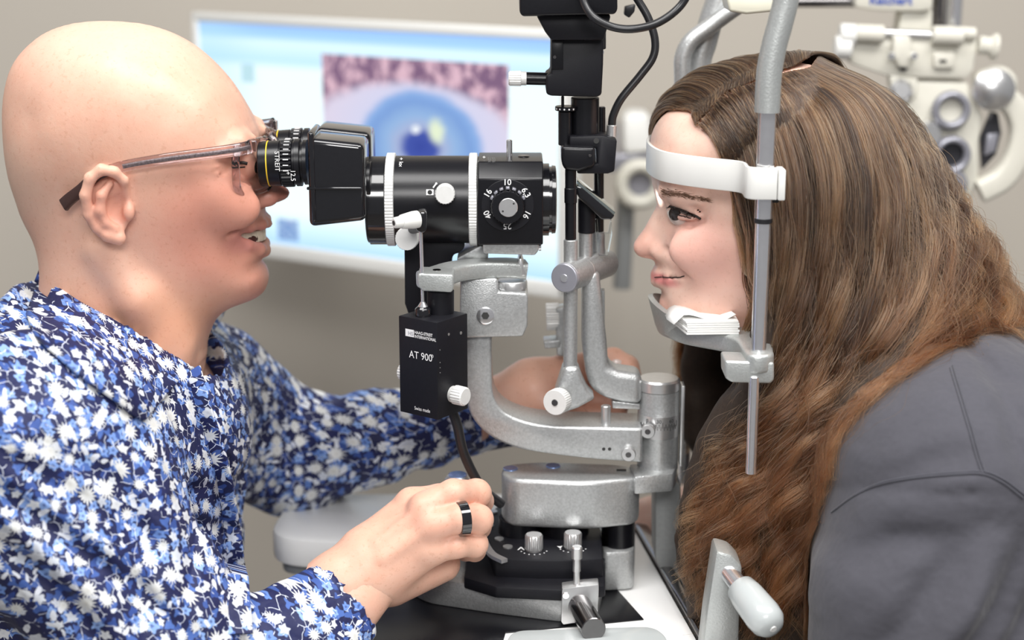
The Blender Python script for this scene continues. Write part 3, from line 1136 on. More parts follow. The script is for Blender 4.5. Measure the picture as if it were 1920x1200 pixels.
# ---- illumination tower
tw = prism('lamp_tower', [(1034, 72), (1132, 72), (1131, 120), (1128, 178), (1120, 182), (1032, 180), (1024, 176), (1024, 142), (1033, 138)], -0.020, 0.022, 'black_matte', lamp, 0.003, 3)
prism('lamp_house_neck', [(1005, 28), (1146, 28), (1132, 76), (1034, 76), (1022, 60)], -0.030, 0.030, 'black_matte', lamp, 0.002)
hs = prism('lamp_house', [(974, -60), (1158, -60), (1158, 20), (1152, 27), (980, 31), (974, 24)], -0.042, 0.045, 'black', lamp, 0.006, 4)
prism('tower_panel', [(1034, 76), (1056, 76), (1056, 130), (1034, 130)], -0.0212, -0.0195, 'black', tw, 0.0004)
lathe('tower_screw', P(1040, 107, -0.0212), (0, -1, 0), [(0, 0.0016), (0.0004, 0.0014)], 'dark_chrome', tw, 6)
cyl('tower_side_rail', P(1128, 46, -0.010), P(1128, 92, -0.010), 0.0035, 'black_gloss', tw)
lathe('tower_screw', P(1127, 98, -0.018), (0.3, -1, 0), [(0, 0.0026), (0.0012, 0.0020)], 'chrome', tw, 16)
lv = cyl('filter_lever', P(1027, 148, -0.006), P(984, 147, -0.006), 0.0050, 'black', lamp, 24)
lathe('lever_grip', P(987, 147, -0.006), (-1, 0, 0), [(0, 0.0054), (0.004, 0.0054), (0.0045, 0.0060, 1), (0.0130, 0.0058, 1), (0.0140, 0.0048)], 'white_metal', lv, knurl=(18, 0.0005))
nk = cyl('tower_neck', P(1097, 182, 0.0), P(1097, 262, 0.0), 0.0112, 'black', lamp, 40)
cyl('shutter_rod', P(1055, 180, -0.006), P(1055, 200, -0.006), 0.0012, 'black', lamp, 12)
fd = lathe('filter_disc', P(1062, 207, -0.004), (0, 0, 1), [(0, 0.0085), (0.0004, 0.0090), (0.0030, 0.0090), (0.0034, 0.0085)], 'black', lamp, 40)
for k in range(5):
    t = math.radians(-60 + k * 24)
    c = V(P(1062, 207, -0.004)) + Vector((math.sin(t) * 0.0090, -math.cos(t) * 0.0090, 0.0017))
    disc('filter_dot', c, (math.sin(t), -math.cos(t), 0), 0.0007, 'print', fd, 10, 0.0002)
cyl('filter_barrel', P(1060, 208, -0.005), P(1060, 272, -0.005), 0.0056, 'black', lamp)
cyl('guide_rod', P(1127, 200, 0.012), P(1127, 262, 0.012), 0.0035, 'black', lamp)
br = prism('rod_clamp', [(1068, 256), (1130, 254), (1157, 262), (1152, 322), (1140, 326), (1082, 326), (1082, 318), (1120, 306), (1118, 278), (1068, 278)], -0.016, 0.020, 'black_matte', lamp, 0.0015)
prism('rod_clamp_front', [(1052, 274), (1116, 276), (1116, 312), (1085, 322), (1060, 320), (1053, 308)], -0.024, -0.004, 'black', lamp, 0.003, 3)
disc('clamp_hole', P(1118, 264, -0.0162), (0, -1, 0), 0.0022, 'print_dark', br, 14, 0.0002)
lathe('clamp_stud', P(1106, 292, -0.0242), (0, -1, 0), [(0, 0.0013), (0.0004, 0.0010)], 'dark_chrome', br, 12)
cyl('cable_ferrule', P(1146, 262, 0.0), P(1147, 234, 0.0), 0.0040, 'satin', lamp, 28)
# far side: knob with plate
cyl('far_knob', P(1024, 594, 0.075), P(1048, 593, 0.075), 0.0118, 'white_metal', lamp, knurl=(30, 0.0008))
prism('far_plate', [(1042, 578), (1064, 574), (1064, 640), (1060, 670), (1044, 668)], 0.065, 0.08, 'silver', lamp, 0.002)
prism('far_tab', [(1019, 641), (1050, 638), (1050, 652), (1022, 654)], 0.06, 0.08, 'silver', lamp, 0.001)
prism('far_post', [(1128, 545), (1134, 545), (1134, 640), (1128, 640)], 0.03, 0.04, 'shade_panel', lamp, 0.0005)
# ---- foot: rounded cover, arm stub, console, base
def plan_px(pts, z):
    return [tuple(float(c) for c in PZ(a, b, z)[:2]) for a, b in pts]


zcv = float(P(1060, 903, -0.035)[2])
cv_plan = plan_px([(938, 884), (955, 898), (1100, 904), (1196, 895), (1202, 878), (1160, 869), (1010, 864), (945, 870)], zcv)
zcv0 = float(P(1060, 994, -0.035)[2])
cov = vprism('base_cover', round_plan(cv_plan, 0.012, 5), zcv0, zcv, 'silver', lamp, 0.004, 3, 30)
for a, b, r in ((957, 879, 0.0062), (1037, 874, 0.0062)):
    c = PZ(a, b, zcv)
    lathe('cover_cap', (c[0], c[1], zcv), (0, 0, 1), [(0, r), (0.0006, r), (0.0009, r - 0.0004)], 'blue_cap', cov, 28)
c = PZ(1165, 882, zcv)
box('cover_slot', (c[0], c[1], zcv + 0.0002), (0.008, 0.004, 0.0006), 'print_dark', cov, bev=0)
vprism('arm_stub', plan_px([(1180, 878), (1252, 876), (1270, 880), (1262, 896), (1190, 902)], zcv - 0.001), zcv - 0.013, zcv + 0.003, 'silver', lamp, 0.002)
zps = float(P(1060, 1000, -0.03)[2])
for a, b, r in ((1160, 985, 0.014), (975, 985, 0.018), (1060, 985, 0.02)):
    c = PZ(a, b - 8, zcv0)
    cyl('cover_post', (c[0], c[1] + 0.006, zcv0 - 0.028), (c[0], c[1] + 0.006, zcv0 + 0.002), r, 'black' if a != 1160 else 'dark_chrome', lamp)
# console: sloping black box with knobs
zk = float(PZ(1000, 1050, ZT + 0.046)[2])
con_plan = plan_px([(928, 1046), (1010, 1050), (1080, 1050), (1131, 1047), (1128, 1010), (1122, 962), (1000, 950), (930, 950), (905, 985)], ZT + 0.046)
con = vprism('console', con_plan, ZT + 0.022, ZT + 0.046, 'black_matte', lamp, 0.0015)
vprism('console_skirt', plan_px([(870, 1082), (930, 1100), (1060, 1106), (1135, 1098), (1135, 1010), (1120, 960), (960, 950), (880, 1000)], ZT + 0.030), ZT + 0.020, ZT + 0.030, 'black_matte', lamp, 0.0015)
for a, b in ((1001, 1031), (1074, 1027)):
    c = PZ(a, b, ZT + 0.046)
    lathe('console_knob', c, (0, 0, 1), [(0, 0.0068), (0.0012, 0.0068), (0.0014, 0.0074, 1), (0.0125, 0.0073, 1), (0.0135, 0.0064)], 'satin', con, knurl=(22, 0.0005))
    for k in range(7):
        t = math.radians(200 + k * 24)
        disc('dial_dot', (c[0] + math.cos(t) * 0.0108, c[1] + math.sin(t) * 0.0108, c[2]), (0, 0, 1), 0.0006, 'print', con, 8, 0.0002)
c = PZ(977, 1029, ZT + 0.046)
flat('dial_sign', [c + np.array(v) * 0.001 for v in ((-3, -3, 0.2), (-2, -3, 0.2), (0, 1, 0.2), (2, -3, 0.2), (3, -3, 0.2), (0.5, 3.5, 0.2), (-0.5, 3.5, 0.2))], 'print', con)
c = PZ(1050, 1026, ZT + 0.046)
flat('dial_sign', [c + np.array(v) * 0.001 for v in ((-2.5, 2, 0.2), (0.3, -3.5, 0.2), (2.2, 3, 0.2), (0, 1.5, 0.2))], 'print', con)
for a, b, r in ((936, 1011, 0.0038), (952, 1026, 0.0040), (924, 960, 0.0040), (919, 986, 0.0030), (985, 990, 0.003)):
    c = PZ(a, b, ZT + 0.046)
    disc('console_button', c, (0, 0, 1), r, 'satin', con, 20, 0.0010)
arc = catmull([PZ(903, 990, ZT + 0.047), PZ(908, 1015, ZT + 0.047), PZ(922, 1038, ZT + 0.047), PZ(946, 1051, ZT + 0.047)], 5)
sweep('console_arc', arc, [(-0.003, -0.002), (0.003, -0.002), (0.003, 0.001), (-0.003, 0.001)], 'satin', con, fixed_up=True)
# silver base block
bpl = plan_px([(762, 1110), (800, 1132), (930, 1152), (1056, 1168), (1120, 1166), (1130, 1120), (1128, 1040), (1000, 1020), (800, 1040), (758, 1090)], ZT + 0.001)
base = vprism('base_block', round_plan(bpl, 0.01, 3), ZT + 0.001, ZT + 0.024, 'silver', lamp, 0.002, 2, 30)
Yb = float(PZ(1056, 1168, ZT)[1])
bk = prism('axle_bracket', [(1054, 1104), (1096, 1098), (1123, 1096), (1121, 1150), (1114, 1163), (1056, 1172), (1052, 1166)], Yb - 0.010, Yb + 0.004, 'satin', lamp, 0.001)
lathe('bracket_screw', P(1061, 1117, Yb - 0.010), (0, -1, 0), [(0, 0.0030), (0.0006, 0.0026)], 'chrome', bk, 20)
axl = P(1087, 1136, Yb - 0.010)
cyl('axle', axl, (axl[0] + 0.009, axl[1] - 0.045, axl[2]), 0.0095, 'dark_chrome', bk, 40)
pn = P(1081, 1100, Yb - 0.004)
lathe('locking_pin', pn, (0, 0, 1), [(0, 0.0026), (0.013, 0.0026), (0.0132, 0.0032), (0.0240, 0.0030), (0.0242, 0.0044), (0.0330, 0.0044), (0.0340, 0.0036)], 'satin', bk, 24)
ft = [PZ(1130, 1112, ZT), PZ(1188, 1108, ZT), PZ(1190, 1060, ZT), PZ(1120, 1060, ZT)]
vprism('foot_pillar', round_plan([(float(a[0]), float(a[1])) for a in ft], 0.006), ZT + 0.001, ZT + 0.036, 'silver', lamp, 0.003)
cyl('foot_post', (ft[1][0] - 0.012, ft[1][1] + 0.014, ZT + 0.030), (ft[1][0] - 0.012, ft[1][1] + 0.014, ZT + 0.075), 0.012, 'black', lamp)
# joystick behind the near hand
jt = P(858, 889, 0.006)
cyl('joystick_shaft', (jt[0], jt[1], ZT + 0.02), (jt[0], jt[1], jt[2] - 0.012), 0.012, 'black', lamp)
js = lathe('joystick_head', (jt[0], jt[1], jt[2] - 0.014), (0, 0, 1), [(0, 0.0095), (0.003, 0.0108), (0.010, 0.0108), (0.013, 0.0085)], 'satin', lamp, 36)
lathe('joystick_cap', (jt[0], jt[1], jt[2] - 0.0015), (0, 0, 1), [(0, 0.0078), (0.0014, 0.0078), (0.002, 0.0070)], 'blue_cap', js, 32)
# cables that belong to the lamp
tube('lamp_cable', [P(1147, 236, 0.0), P(1150, 216, 0.0), P(1165, 185, 0.0), P(1200, 142, 0.002), P(1224, 108, 0.004), P(1228, 75, 0.006), P(1216, 35, 0.008), P(1196, 0, 0.01), P(1170, -40, 0.01)], 0.0032, 'rubber', lamp)
tube('lamp_cable', [P(1088, -40, -0.05), P(1095, 5, -0.055), P(1115, 34, -0.06), P(1150, 51, -0.06), P(1190, 54, -0.06), P(1235, 42, -0.055), P(1275, 12, -0.05), P(1300, -30, -0.05)], 0.0031, 'rubber', lamp)
tube('base_cable', [P(848, 770, -0.06), P(858, 800, -0.06), P(868, 845, -0.058), P(888, 890, -0.055), P(910, 922, -0.05), P(940, 945, -0.04)], 0.0040, 'rubber', lamp)
prism('cable_end', [(1172, 12), (1192, 8), (1190, 22), (1180, 34), (1170, 28)], 0.05, 0.06, 'rubber', lamp, 0.001)

# ================================================================== tonometer
TY = -0.075
th = math.radians(36.5)
sd = 0.038
front = P(819, 605, TY - 0.022)
ztop = float(front[2])
zbot = float(P(820, 788, TY - 0.022)[2])
lv_ = np.array([-math.cos(th), math.sin(th)]) * sd
rv_ = np.array([math.sin(th), math.cos(th)]) * sd
f2 = front[:2]
ton = thing('tonometer', (f2[0], f2[1] + 0.02, zbot), 'black box tonometer with white lettering hanging from the silver swing arm', 'tonometer')
bx = vprism('housing', [tuple(f2), tuple(f2 + lv_), tuple(f2 + lv_ + rv_), tuple(f2 + rv_)], zbot, ztop, 'black_matte', ton, 0.0009)
nl = np.array([-math.sin(th), -math.cos(th), 0])      # outward normal of the lettered face
nr = np.array([math.cos(th), -math.sin(th), 0])       # outward normal of the right-hand face
o_l = np.array([f2[0] + lv_[0], f2[1] + lv_[1], ztop])
xl = -np.array([lv_[0], lv_[1], 0]) / sd


def tl(u, v):
    return o_l + xl * u + np.array([0, 0, -v]) + nl * 0.0002


def tr_(u, v):
    return np.array([f2[0], f2[1], ztop]) + np.array([rv_[0], rv_[1], 0]) / sd * u + np.array([0, 0, -v]) + nr * 0.0002


flat('logo_patch', [tl(0.0070, 0.0150), tl(0.0155, 0.0150), tl(0.0155, 0.0092), tl(0.0070, 0.0092)], 'print', bx)
text('logo_letters', 'HS', tl(0.0098, 0.0124), xl, (0, 0, 1), 0.0045, 'phor_grey', bx, lift=0.0003)
text('maker_lettering', 'HAAG-STREIT', tl(0.0162, 0.0108), xl, (0, 0, 1), 0.0034, 'print', bx, wide=0.85, bold=0.00005)
text('maker_lettering', 'INTERNATIONAL', tl(0.0162, 0.0140), xl, (0, 0, 1), 0.0034, 'print', bx, wide=0.80, bold=0.00005)
text('model_lettering', 'AT 900', tl(0.0105, 0.0290), xl, (0, 0, 1), 0.0082, 'print', bx, wide=0.92)
text('model_mark', '\u00ae', tl(0.0320, 0.0272), xl, (0, 0, 1), 0.0036, 'print', bx)
text('origin_lettering', 'Swiss made', tl(0.0150, 0.0715), xl, (0, 0, 1), 0.0040, 'print', bx, wide=0.85)
for u, v, r in ((0.014, 0.012, 0.0011), (0.029, 0.014, 0.0013), (0.003, 0.022, 0.0005), (0.003, 0.032, 0.0004), (0.003, 0.036, 0.0004), (0.003, 0.040, 0.0004)):
    disc('housing_screw', tr_(u, v), nr, r, 'satin', bx, 14, 0.0003)
lathe('drum_knob', tr_(0.0180, 0.0605), nr, [(0, 0.0065), (0.003, 0.0068), (0.0032, 0.0076, 1), (0.0120, 0.0074, 1), (0.0130, 0.0062)], 'white_metal', ton, knurl=(20, 0.0006))
lathe('drum_scale', o_l + np.array([rv_[0], rv_[1], 0]) * 0.5 - nr * 0.0 + np.array([0, 0, -0.053]), -nr, [(0, 0.0085), (0.002, 0.0088), (0.007, 0.0088), (0.0075, 0.008)], 'black', ton, 32)
lathe('drum_knob', o_l + np.array([rv_[0], rv_[1], 0]) * 0.5 - nr * 0.0065 + np.array([0, 0, -0.051]), -nr, [(0, 0.0068), (0.001, 0.0076, 1), (0.006, 0.0074, 1), (0.007, 0.0062)], 'white_metal', ton, knurl=(20, 0.0006))
rb = P(793, 580, TY)
lathe('rod_socket', (rb[0], rb[1], ztop), (0, 0, 1), [(0, 0.0062), (0.0052, 0.0062), (0.0062, 0.0055), (0.0085, 0.0026)], 'black_gloss', ton, 28)
lathe('rod_tip', (rb[0], rb[1], ztop + 0.0070), (0, 0, 1), [(0, 0.0042), (0.0040, 0.0018)], 'chrome', ton, 24)
rt = P(789, 430, TY)
cyl('feeler_rod', (rb[0], rb[1], ztop + 0.008), rt, 0.0014, 'chrome', ton, 14)
prism('rod_clamp', [(781, 398), (796, 396), (801, 402), (800, 432), (794, 438), (782, 434), (778, 426)], TY - 0.006, TY + 0.008, 'black_gloss', ton, 0.0015)
lathe('cone_grip', P(783, 411, TY - 0.004), V(P(734, 419, TY - 0.016)) - V(P(783, 411, TY - 0.004)), [(0, 0.0066), (0.004, 0.0067), (0.014, 0.0054), (0.0142, 0.0046), (0.0195, 0.0042), (0.0205, 0.0034)], 'white_plastic', ton, 32)
gd = (V(P(734, 419, TY - 0.016)) - V(P(783, 411, TY - 0.004))).normalized()
disc('grip_hole', V(P(783, 411, TY - 0.004)) + gd * 0.0205, gd, 0.0020, 'print_dark', ton, 16, 0.0002)

# ================================================================== head rest of the patient
rest = thing('head_rest', P(1430, 1100, -0.13), 'silver chin rest with chrome poles and white forehead band around the woman', 'chin rest')
NY = -0.118
FY = 0.125
npx = P(1431, 412, NY)
zpl = float(P(1425, 657, NY)[2])           # top of the chin plate
zu = float(P(1438, 205, NY)[2])
pole = lathe('pole', (npx[0], NY, zpl - 0.01), (0, 0, 1), [(0, 0.0056), (float(P(1431, 412, NY)[2]) - zpl + 0.01, 0.0058), (float(P(1431, 411, NY)[2]) - zpl + 0.01, 0.0065), (zu - zpl + 0.01, 0.0067)], 'chrome', rest, 40)
zr = float(P(1431, 414, NY)[2])
lathe('pole_ring', (npx[0], NY, zr - 0.0015), (0, 0, 1), [(0, 0.0064), (0.0004, 0.0068), (0.0034, 0.0068), (0.0038, 0.0064)], 'rubber', pole, 32)
xn = float(npx[0])
up_pts = [np.array([xn, NY, zu - 0.002]), np.array([xn + 0.0005, NY, zu + 0.025]), P(1451, 88, NY), P(1464, 40, NY), P(1475, -10, NY), P(1480, -90, NY)]
tube('upper_tube', up_pts, 0.0093, 'silver2', rest, 8, 20)
lathe('tube_screw', P(1427, 188, NY - 0.004), (-0.8, -0.6, 0), [(0, 0.002), (0.002, 0.0018)], 'chrome', rest, 14)
fpx = P(1287, 720, FY)
cyl('far_pole', (fpx[0], FY, float(P(1287, 905, FY)[2])), (fpx[0], FY, float(P(1285, 145, FY)[2])), 0.0056, 'chrome', rest, 24)
cyl('far_pole_collar', (fpx[0], FY, float(P(1287, 790, FY)[2])), (fpx[0], FY, float(P(1287, 728, FY)[2])), 0.0068, 'chrome', rest, 24)
tube('upper_tube', [P(1281, 190, FY), P(1280, 140, FY), P(1281, 105, FY), P(1296, 76, FY), P(1330, 50, FY), P(1365, 24, FY), P(1400, 0, FY)], 0.0074, 'silver', rest, 8, 16)
tube('upper_tube', [P(1310, 200, 0.14), P(1311, 120, 0.14), P(1322, 80, 0.14), P(1334, 35, 0.14), P(1348, -5, 0.14), P(1360, -50, 0.14)], 0.0105, 'silver', rest, 8, 16)
prism('fixation_lamp', [(1360, -12), (1458, -12), (1458, 14), (1450, 22), (1400, 27), (1368, 22)], 0.03, 0.07, 'cream', rest, 0.004, 3)
# chin plate
zp0 = zpl - 0.015
cx0 = float(P(1236, 600, 0)[0])
pl_ = [(xn + 0.011, NY - 0.012), (xn - 0.010, NY - 0.016), (cx0 + 0.052, -0.075), (cx0 + 0.014, -0.046), (cx0, -0.018), (cx0, 0.018), (cx0 + 0.014, 0.046), (cx0 + 0.05, 0.075), (float(fpx[0]) - 0.01, FY + 0.012), (float(fpx[0]) + 0.02, FY + 0.012), (cx0 + 0.10, 0.06), (cx0 + 0.10, -0.06), (xn + 0.012, NY + 0.016)]
plate = vprism('chin_plate', round_plan(pl_, 0.014, 4), zp0, zpl, 'silver2', rest, 0.003, 3, 30)
# upturned lip of the chin cup
vs, fs = [], []
NL = 24
for i in range(NL + 1):
    t = math.radians(-70 + 140 * i / NL)
    hgt = 0.013 * max(0.0, math.cos(t * 0.98)) ** 3.0 + 0.0005
    R0 = 0.050
    cxx, cyy = cx0 + 0.048, 0.0
    for (r, z) in ((R0 - 0.001, zp0), (R0 + 0.0015, zp0 + 0.006), (R0 + 0.0045 + 0.003 * math.cos(t), zpl + hgt), (R0 + 0.0005 + 0.003 * math.cos(t), zpl + hgt + 0.001), (R0 - 0.006, zpl + 0.001)):
        vs.append((cxx - math.cos(t) * r, cyy + math.sin(t) * r * 0.98, z))
for i in range(NL):
    for j in range(5):
        k = (j + 1) % 5
        fs.append((i * 5 + j, i * 5 + k, (i + 1) * 5 + k, (i + 1) * 5 + j))
fs += [(4, 3, 2, 1, 0), tuple(NL * 5 + j for j in range(5))]
lip = mk('chin_cup_lip', vs, fs, 'silver2', plate, 50)
bmm = bmesh.new(); bmm.from_mesh(lip.data); bmesh.ops.recalc_face_normals(bmm, faces=bmm.faces); bmm.to_mesh(lip.data); bmm.free()
prism('chin_plate_block', [(1359, 676), (1452, 680), (1452, 712), (1446, 720), (1372, 718), (1360, 710)], NY - 0.012, NY + 0.016, 'silver2', rest, 0.003, 3)
cyl('lower_rod', (xn - 0.004, NY - 0.010, float(P(1405, 880, NY)[2])), (xn - 0.004, NY - 0.010, zp0 - 0.002), 0.0040, 'chrome', rest, 24)
# forehead band: horizontal strap on an arc in plan
zb = float(P(1450, 345, NY - 0.012)[2])
half = [(xn + 0.0075, NY - 0.011), (xn - 0.012, NY - 0.007), (float(P(1390, 335, -0.10)[0]), -0.099), (float(P(1330, 325, -0.08)[0]), -0.0815), (float(P(1275, 314, -0.060)[0]), -0.0630), (float(P(1236, 307, -0.038)[0]), -0.0400), (float(P(1216, 300, 0.0)[0]), 0.0)]
xf = float(fpx[0])
other = [(half[5][0] - 0.001, 0.040), (half[4][0] - 0.004, 0.063), (half[3][0] - 0.010, 0.085), (half[2][0] - 0.018, 0.104), (xf + 0.002, FY + 0.004)]
bp = catmull([np.array([a, b, zb]) for a, b in half + other], 6)
sweep('forehead_band', bp, rrect(0.0028, 0.0235, 0.0008, 2), 'white_plastic', rest, fixed_up=True)
box('band_clip', (xn + 0.0105, NY - 0.006, zb - 0.0005), (0.0052, 0.018, 0.0225), 'white_plastic', rest, bev=0.001)
box('band_pad', (xn + 0.005, NY + 0.004, zb - 0.013), (0.012, 0.01, 0.006), 'rubber', rest, bev=0.001)
# lower frame beside the table: column, upright and grip handle
prism('side_column', [(1228, 905), (1276, 905), (1280, 1030), (1318, 1200), (1310, 1260), (1228, 1045)], 0.02, 0.06, 'shade_panel', rest, 0.002)
prism('frame_bar', [(1343, 1032), (1372, 1040), (1392, 1062), (1388, 1130), (1384, 1260), (1312, 1260), (1325, 1150)], -0.150, -0.120, 'silver2', rest, 0.003)
ga, gb = V(P(1392, 1106, -0.165)), V(P(1452, 1182, -0.205))
gd = (gb - ga).normalized()
lathe('grip_handle', ga - gd * 0.004, gd, [(0, 0.0085), (0.002, 0.0112), (0.012, 0.0128), (0.034, 0.0138), (0.042, 0.0128), (0.047, 0.0095), (0.049, 0.0045)], 'grey_plastic', rest, 36, smooth=70)
lathe('grip_screw', gb + gd * (0.0445 - (gb - ga).length + 0.0), gd, [(0, 0.0030), (0.0012, 0.0024)], 'white_metal', rest, 16)
cyl('grip_stem', ga - gd * 0.022, ga, 0.0070, 'chrome', rest, 24)
# dark rail between table and rest
e3 = PZ(1180, 985, ZT + 0.002)
rail = [(xr(0.16) + 0.003, 0.16), (xr(-0.32) + 0.003, -0.32)]
sweep('rail', [(rail[0][0] + 0.004, rail[0][1], ZT - 0.004), (rail[1][0] + 0.004, rail[1][1], ZT - 0.004)], rrect(0.012, 0.014, 0.003), 'dark_chrome', rest, fixed_up=True)

# tissue pad on the chin plate
pad = thing('tissue_pad', P(1330, 626, -0.045), 'small stack of white chin papers on the silver chin plate', 'tissues')
zq = zpl
for k in range(6):
    a = [PZ(1290 - 6 * (k == 5), 626 - 0, zq + 0.0005), None]
    x0_, x1_ = float(P(1292, 626, -0.062)[0]), float(P(1383, 626, -0.062)[0])
    jit = 0.0007 * math.sin(k * 2.3)
    ring = [(x0_ - 0.003 + jit, -0.072, zq), (x1_ + jit, -0.070, zq), (x1_ - 0.001, -0.022, zq), (x0_ - 0.012, -0.026, zq)]
    extrude('paper_sheet', ring, (0, 0, 0.00165), 'paper', pad, 0.0002, 1)
    zq += 0.0018
gx = np.linspace(0, 1, 14)
vs, fs = [], []
for i, t in enumerate(gx):
    x = x0_ - 0.016 + t * (x1_ - x0_ + 0.010)
    z = zq + 0.0005 + 0.0022 * math.sin(t * 5.5 + 0.5) * (1 - 0.3 * t) - 0.006 * max(0, 0.16 - t) / 0.16 + 0.003 * max(0, t - 0.85) / 0.15
    for y in (-0.064, -0.046, -0.024):
        vs.append((x + (0.004 if y < -0.05 else 0), y, z + 0.0006 * math.sin(y * 300 + t * 9)))
for i in range(13):
    for j in range(2):
        fs.append((i * 3 + j, i * 3 + j + 1, (i + 1) * 3 + j + 1, (i + 1) * 3 + j))
so = mk('top_sheet', vs, fs, 'paper', pad, 179)
md = so.modifiers.new('thick', 'SOLIDIFY'); md.thickness = 0.0004

# ================================================================== phoropter behind the woman
QY = 0.46
ph = thing('phoropter', P(1800, 420, QY), 'blurred ivory phoropter with round lens wheels hanging behind the hair of the woman', 'phoropter')
prism('carrier_housing', [(1603, -40), (1752, -40), (1750, 18), (1728, 22), (1690, 22), (1640, 20), (1603, 14)], QY, QY + 0.06, 'phor', ph, 0.004)
text('maker_lettering', 'Reichert', P(1630, 1, QY - 0.001), (1, 0, 0), (0, 0, 1), 0.013, simple('blue_lettering', (0.05, 0.10, 0.40), 0.5, mott=(100, 0.1)), ph, bold=0.0003)
cyl('carrier_arm', P(1490, 3, QY + 0.02), P(1604, 3, QY + 0.02), 0.006, 'dark_chrome', ph)
cyl('column', P(1792, -60, QY + 0.05), P(1784, 66, QY + 0.05), 0.010, 'chrome', ph, 24)
cyl('column', P(1762, -60, QY + 0.05), P(1756, 60, QY + 0.05), 0.006, 'dark_chrome', ph, 24)
prism('yoke', [(1690, 20), (1750, 18), (1748, 60), (1735, 68), (1684, 60)], QY + 0.01, QY + 0.04, 'phor', ph, 0.003)
prism('cross_bar', [(1590, 80), (1720, 68), (1835, 76), (1826, 130), (1814, 148), (1724, 146), (1660, 142), (1596, 120)], QY, QY + 0.03, 'phor', ph, 0.003)
cyl('slide_tube', P(1604, 62, QY - 0.005), P(1656, 64, QY - 0.005), 0.0095, 'phor', ph)
cyl('slide_tube', P(1748, 66, QY - 0.005), P(1804, 68, QY - 0.005), 0.0100, 'phor', ph)
cyl('slide_pin', P(1656, 62, QY), P(1748, 66, QY), 0.0050, 'satin', ph)
cyl('slide_pin', P(1800, 62, QY), P(1828, 64, QY), 0.0070, 'phor', ph)
lathe('adjusting_knob', P(1574, 64, QY), (1, 0, -0.05), [(0, 0.010), (0.002, 0.0115), (0.016, 0.0115), (0.018, 0.010)], 'white_plastic', ph)
lathe('adjusting_knob', P(1564, 88, QY), (1, 0, -0.05), [(0, 0.010), (0.002, 0.0125), (0.016, 0.0125), (0.018, 0.010)], 'white_plastic', ph)
lathe('adjusting_knob', P(1834, 84, QY), (1, 0, -0.12), [(0, 0.008), (0.003, 0.010), (0.012, 0.0095), (0.016, 0.014), (0.019, 0.014)], 'phor', ph)
prism('centre_clamp', [(1676, 68), (1708, 68), (1712, 110), (1706, 128), (1684, 126), (1674, 100)], QY - 0.012, QY + 0.01, 'phor', ph, 0.003)
cyl('clamp_bolt', P(1694, 122, QY - 0.006), P(1694, 132, QY - 0.006), 0.004, 'black', ph, 16)
for a in (1671, 1713):
    bpy_c = P(a, 105, QY - 0.014)
    lathe('clamp_ball', bpy_c, (0, -1, 0), [(0, 0.0035), (0.002, 0.0042), (0.005, 0.003)], 'chrome', ph, 20)
prism('scale_window', [(1750, 98), (1790, 98), (1790, 128), (1752, 128)], QY - 0.006, QY + 0.002, 'phor', ph, 0.002)
prism('scale_slot', [(1762, 112), (1775, 112), (1775, 117), (1762, 117)], QY - 0.0075, QY - 0.005, 'black', ph, 0.0005)
prism('battery_body', [(1700, 150), (1815, 152), (1828, 190), (1845, 215), (1836, 270), (1836, 340), (1815, 380), (1795, 395), (1770, 390), (1720, 330), (1694, 250)], QY + 0.005, QY + 0.035, 'phor', ph, 0.005, 3)
rim = catmull([P(1880, 180, QY + 0.01), P(1905, 205, QY + 0.01), P(1916, 245, QY + 0.01), P(1905, 295, QY + 0.01), P(1878, 335, QY + 0.01), P(1836, 358, QY + 0.01)], 6)
sweep('outer_case', rim, rrect(0.026, 0.022, 0.006), 'phor', ph, up=(0, -1, 0), fixed_up=True)
prism('strength_window', [(1858, 210), (1872, 212), (1878, 250), (1868, 290), (1842, 318), (1838, 260)], QY + 0.012, QY + 0.02, 'phor_dark', ph, 0.001)
prism('window_detail', [(1852, 252), (1872, 250), (1866, 284), (1846, 292)], QY + 0.008, QY + 0.014, 'phor_grey', ph, 0.001)
prism('dial_backing', [(1828, 140), (1860, 124), (1890, 124), (1912, 145), (1912, 172), (1890, 196), (1850, 200), (1828, 175)], QY, QY + 0.02, 'phor', ph, 0.008, 3)
lathe('sphere_dial', P(1862, 168, QY), (0, -1, 0), [(0, 0.0225), (0.004, 0.0225), (0.010, 0.016), (0.013, 0.008), (0.014, 0.003)], 'satin', ph, 36)
for (a, b, dark) in ((1783, 206, 'phor'), (1784, 290, 'phor_dark')):
    c = P(a, b, QY - 0.004)
    rg = torus('lens_ring', c, (0, -1, 0), 0.0165, 0.0042, 'phor_grey', ph, 36, 10, 0.007)
    disc('lens', P(a, b, QY + 0.002), (0, -1, 0), 0.0145, dark, ph, 32, 0.002)
lathe('turret_knob', P(1738, 252, QY - 0.002), (0, -1, 0), [(0, 0.014), (0.004, 0.015), (0.010, 0.012)], 'satin', ph, 24)
lathe('turret_knob', P(1782, 345, QY - 0.002), (0, -1, 0), [(0, 0.018), (0.004, 0.018), (0.010, 0.014)], 'phor_grey', ph, 24)
prism('side_bracket', [(1668, 140), (1722, 146), (1720, 180), (1700, 196), (1672, 176)], QY, QY + 0.02, 'phor', ph, 0.003)
lathe('bracket_knob', P(1688, 170, QY - 0.003), (0, -1, 0.1), [(0, 0.012), (0.006, 0.012), (0.010, 0.008)], 'satin', ph, 24)
prism('lower_lobe', [(1770, 330), (1830, 330), (1822, 372), (1796, 392), (1772, 380)], QY + 0.02, QY + 0.05, 'phor', ph, 0.004)

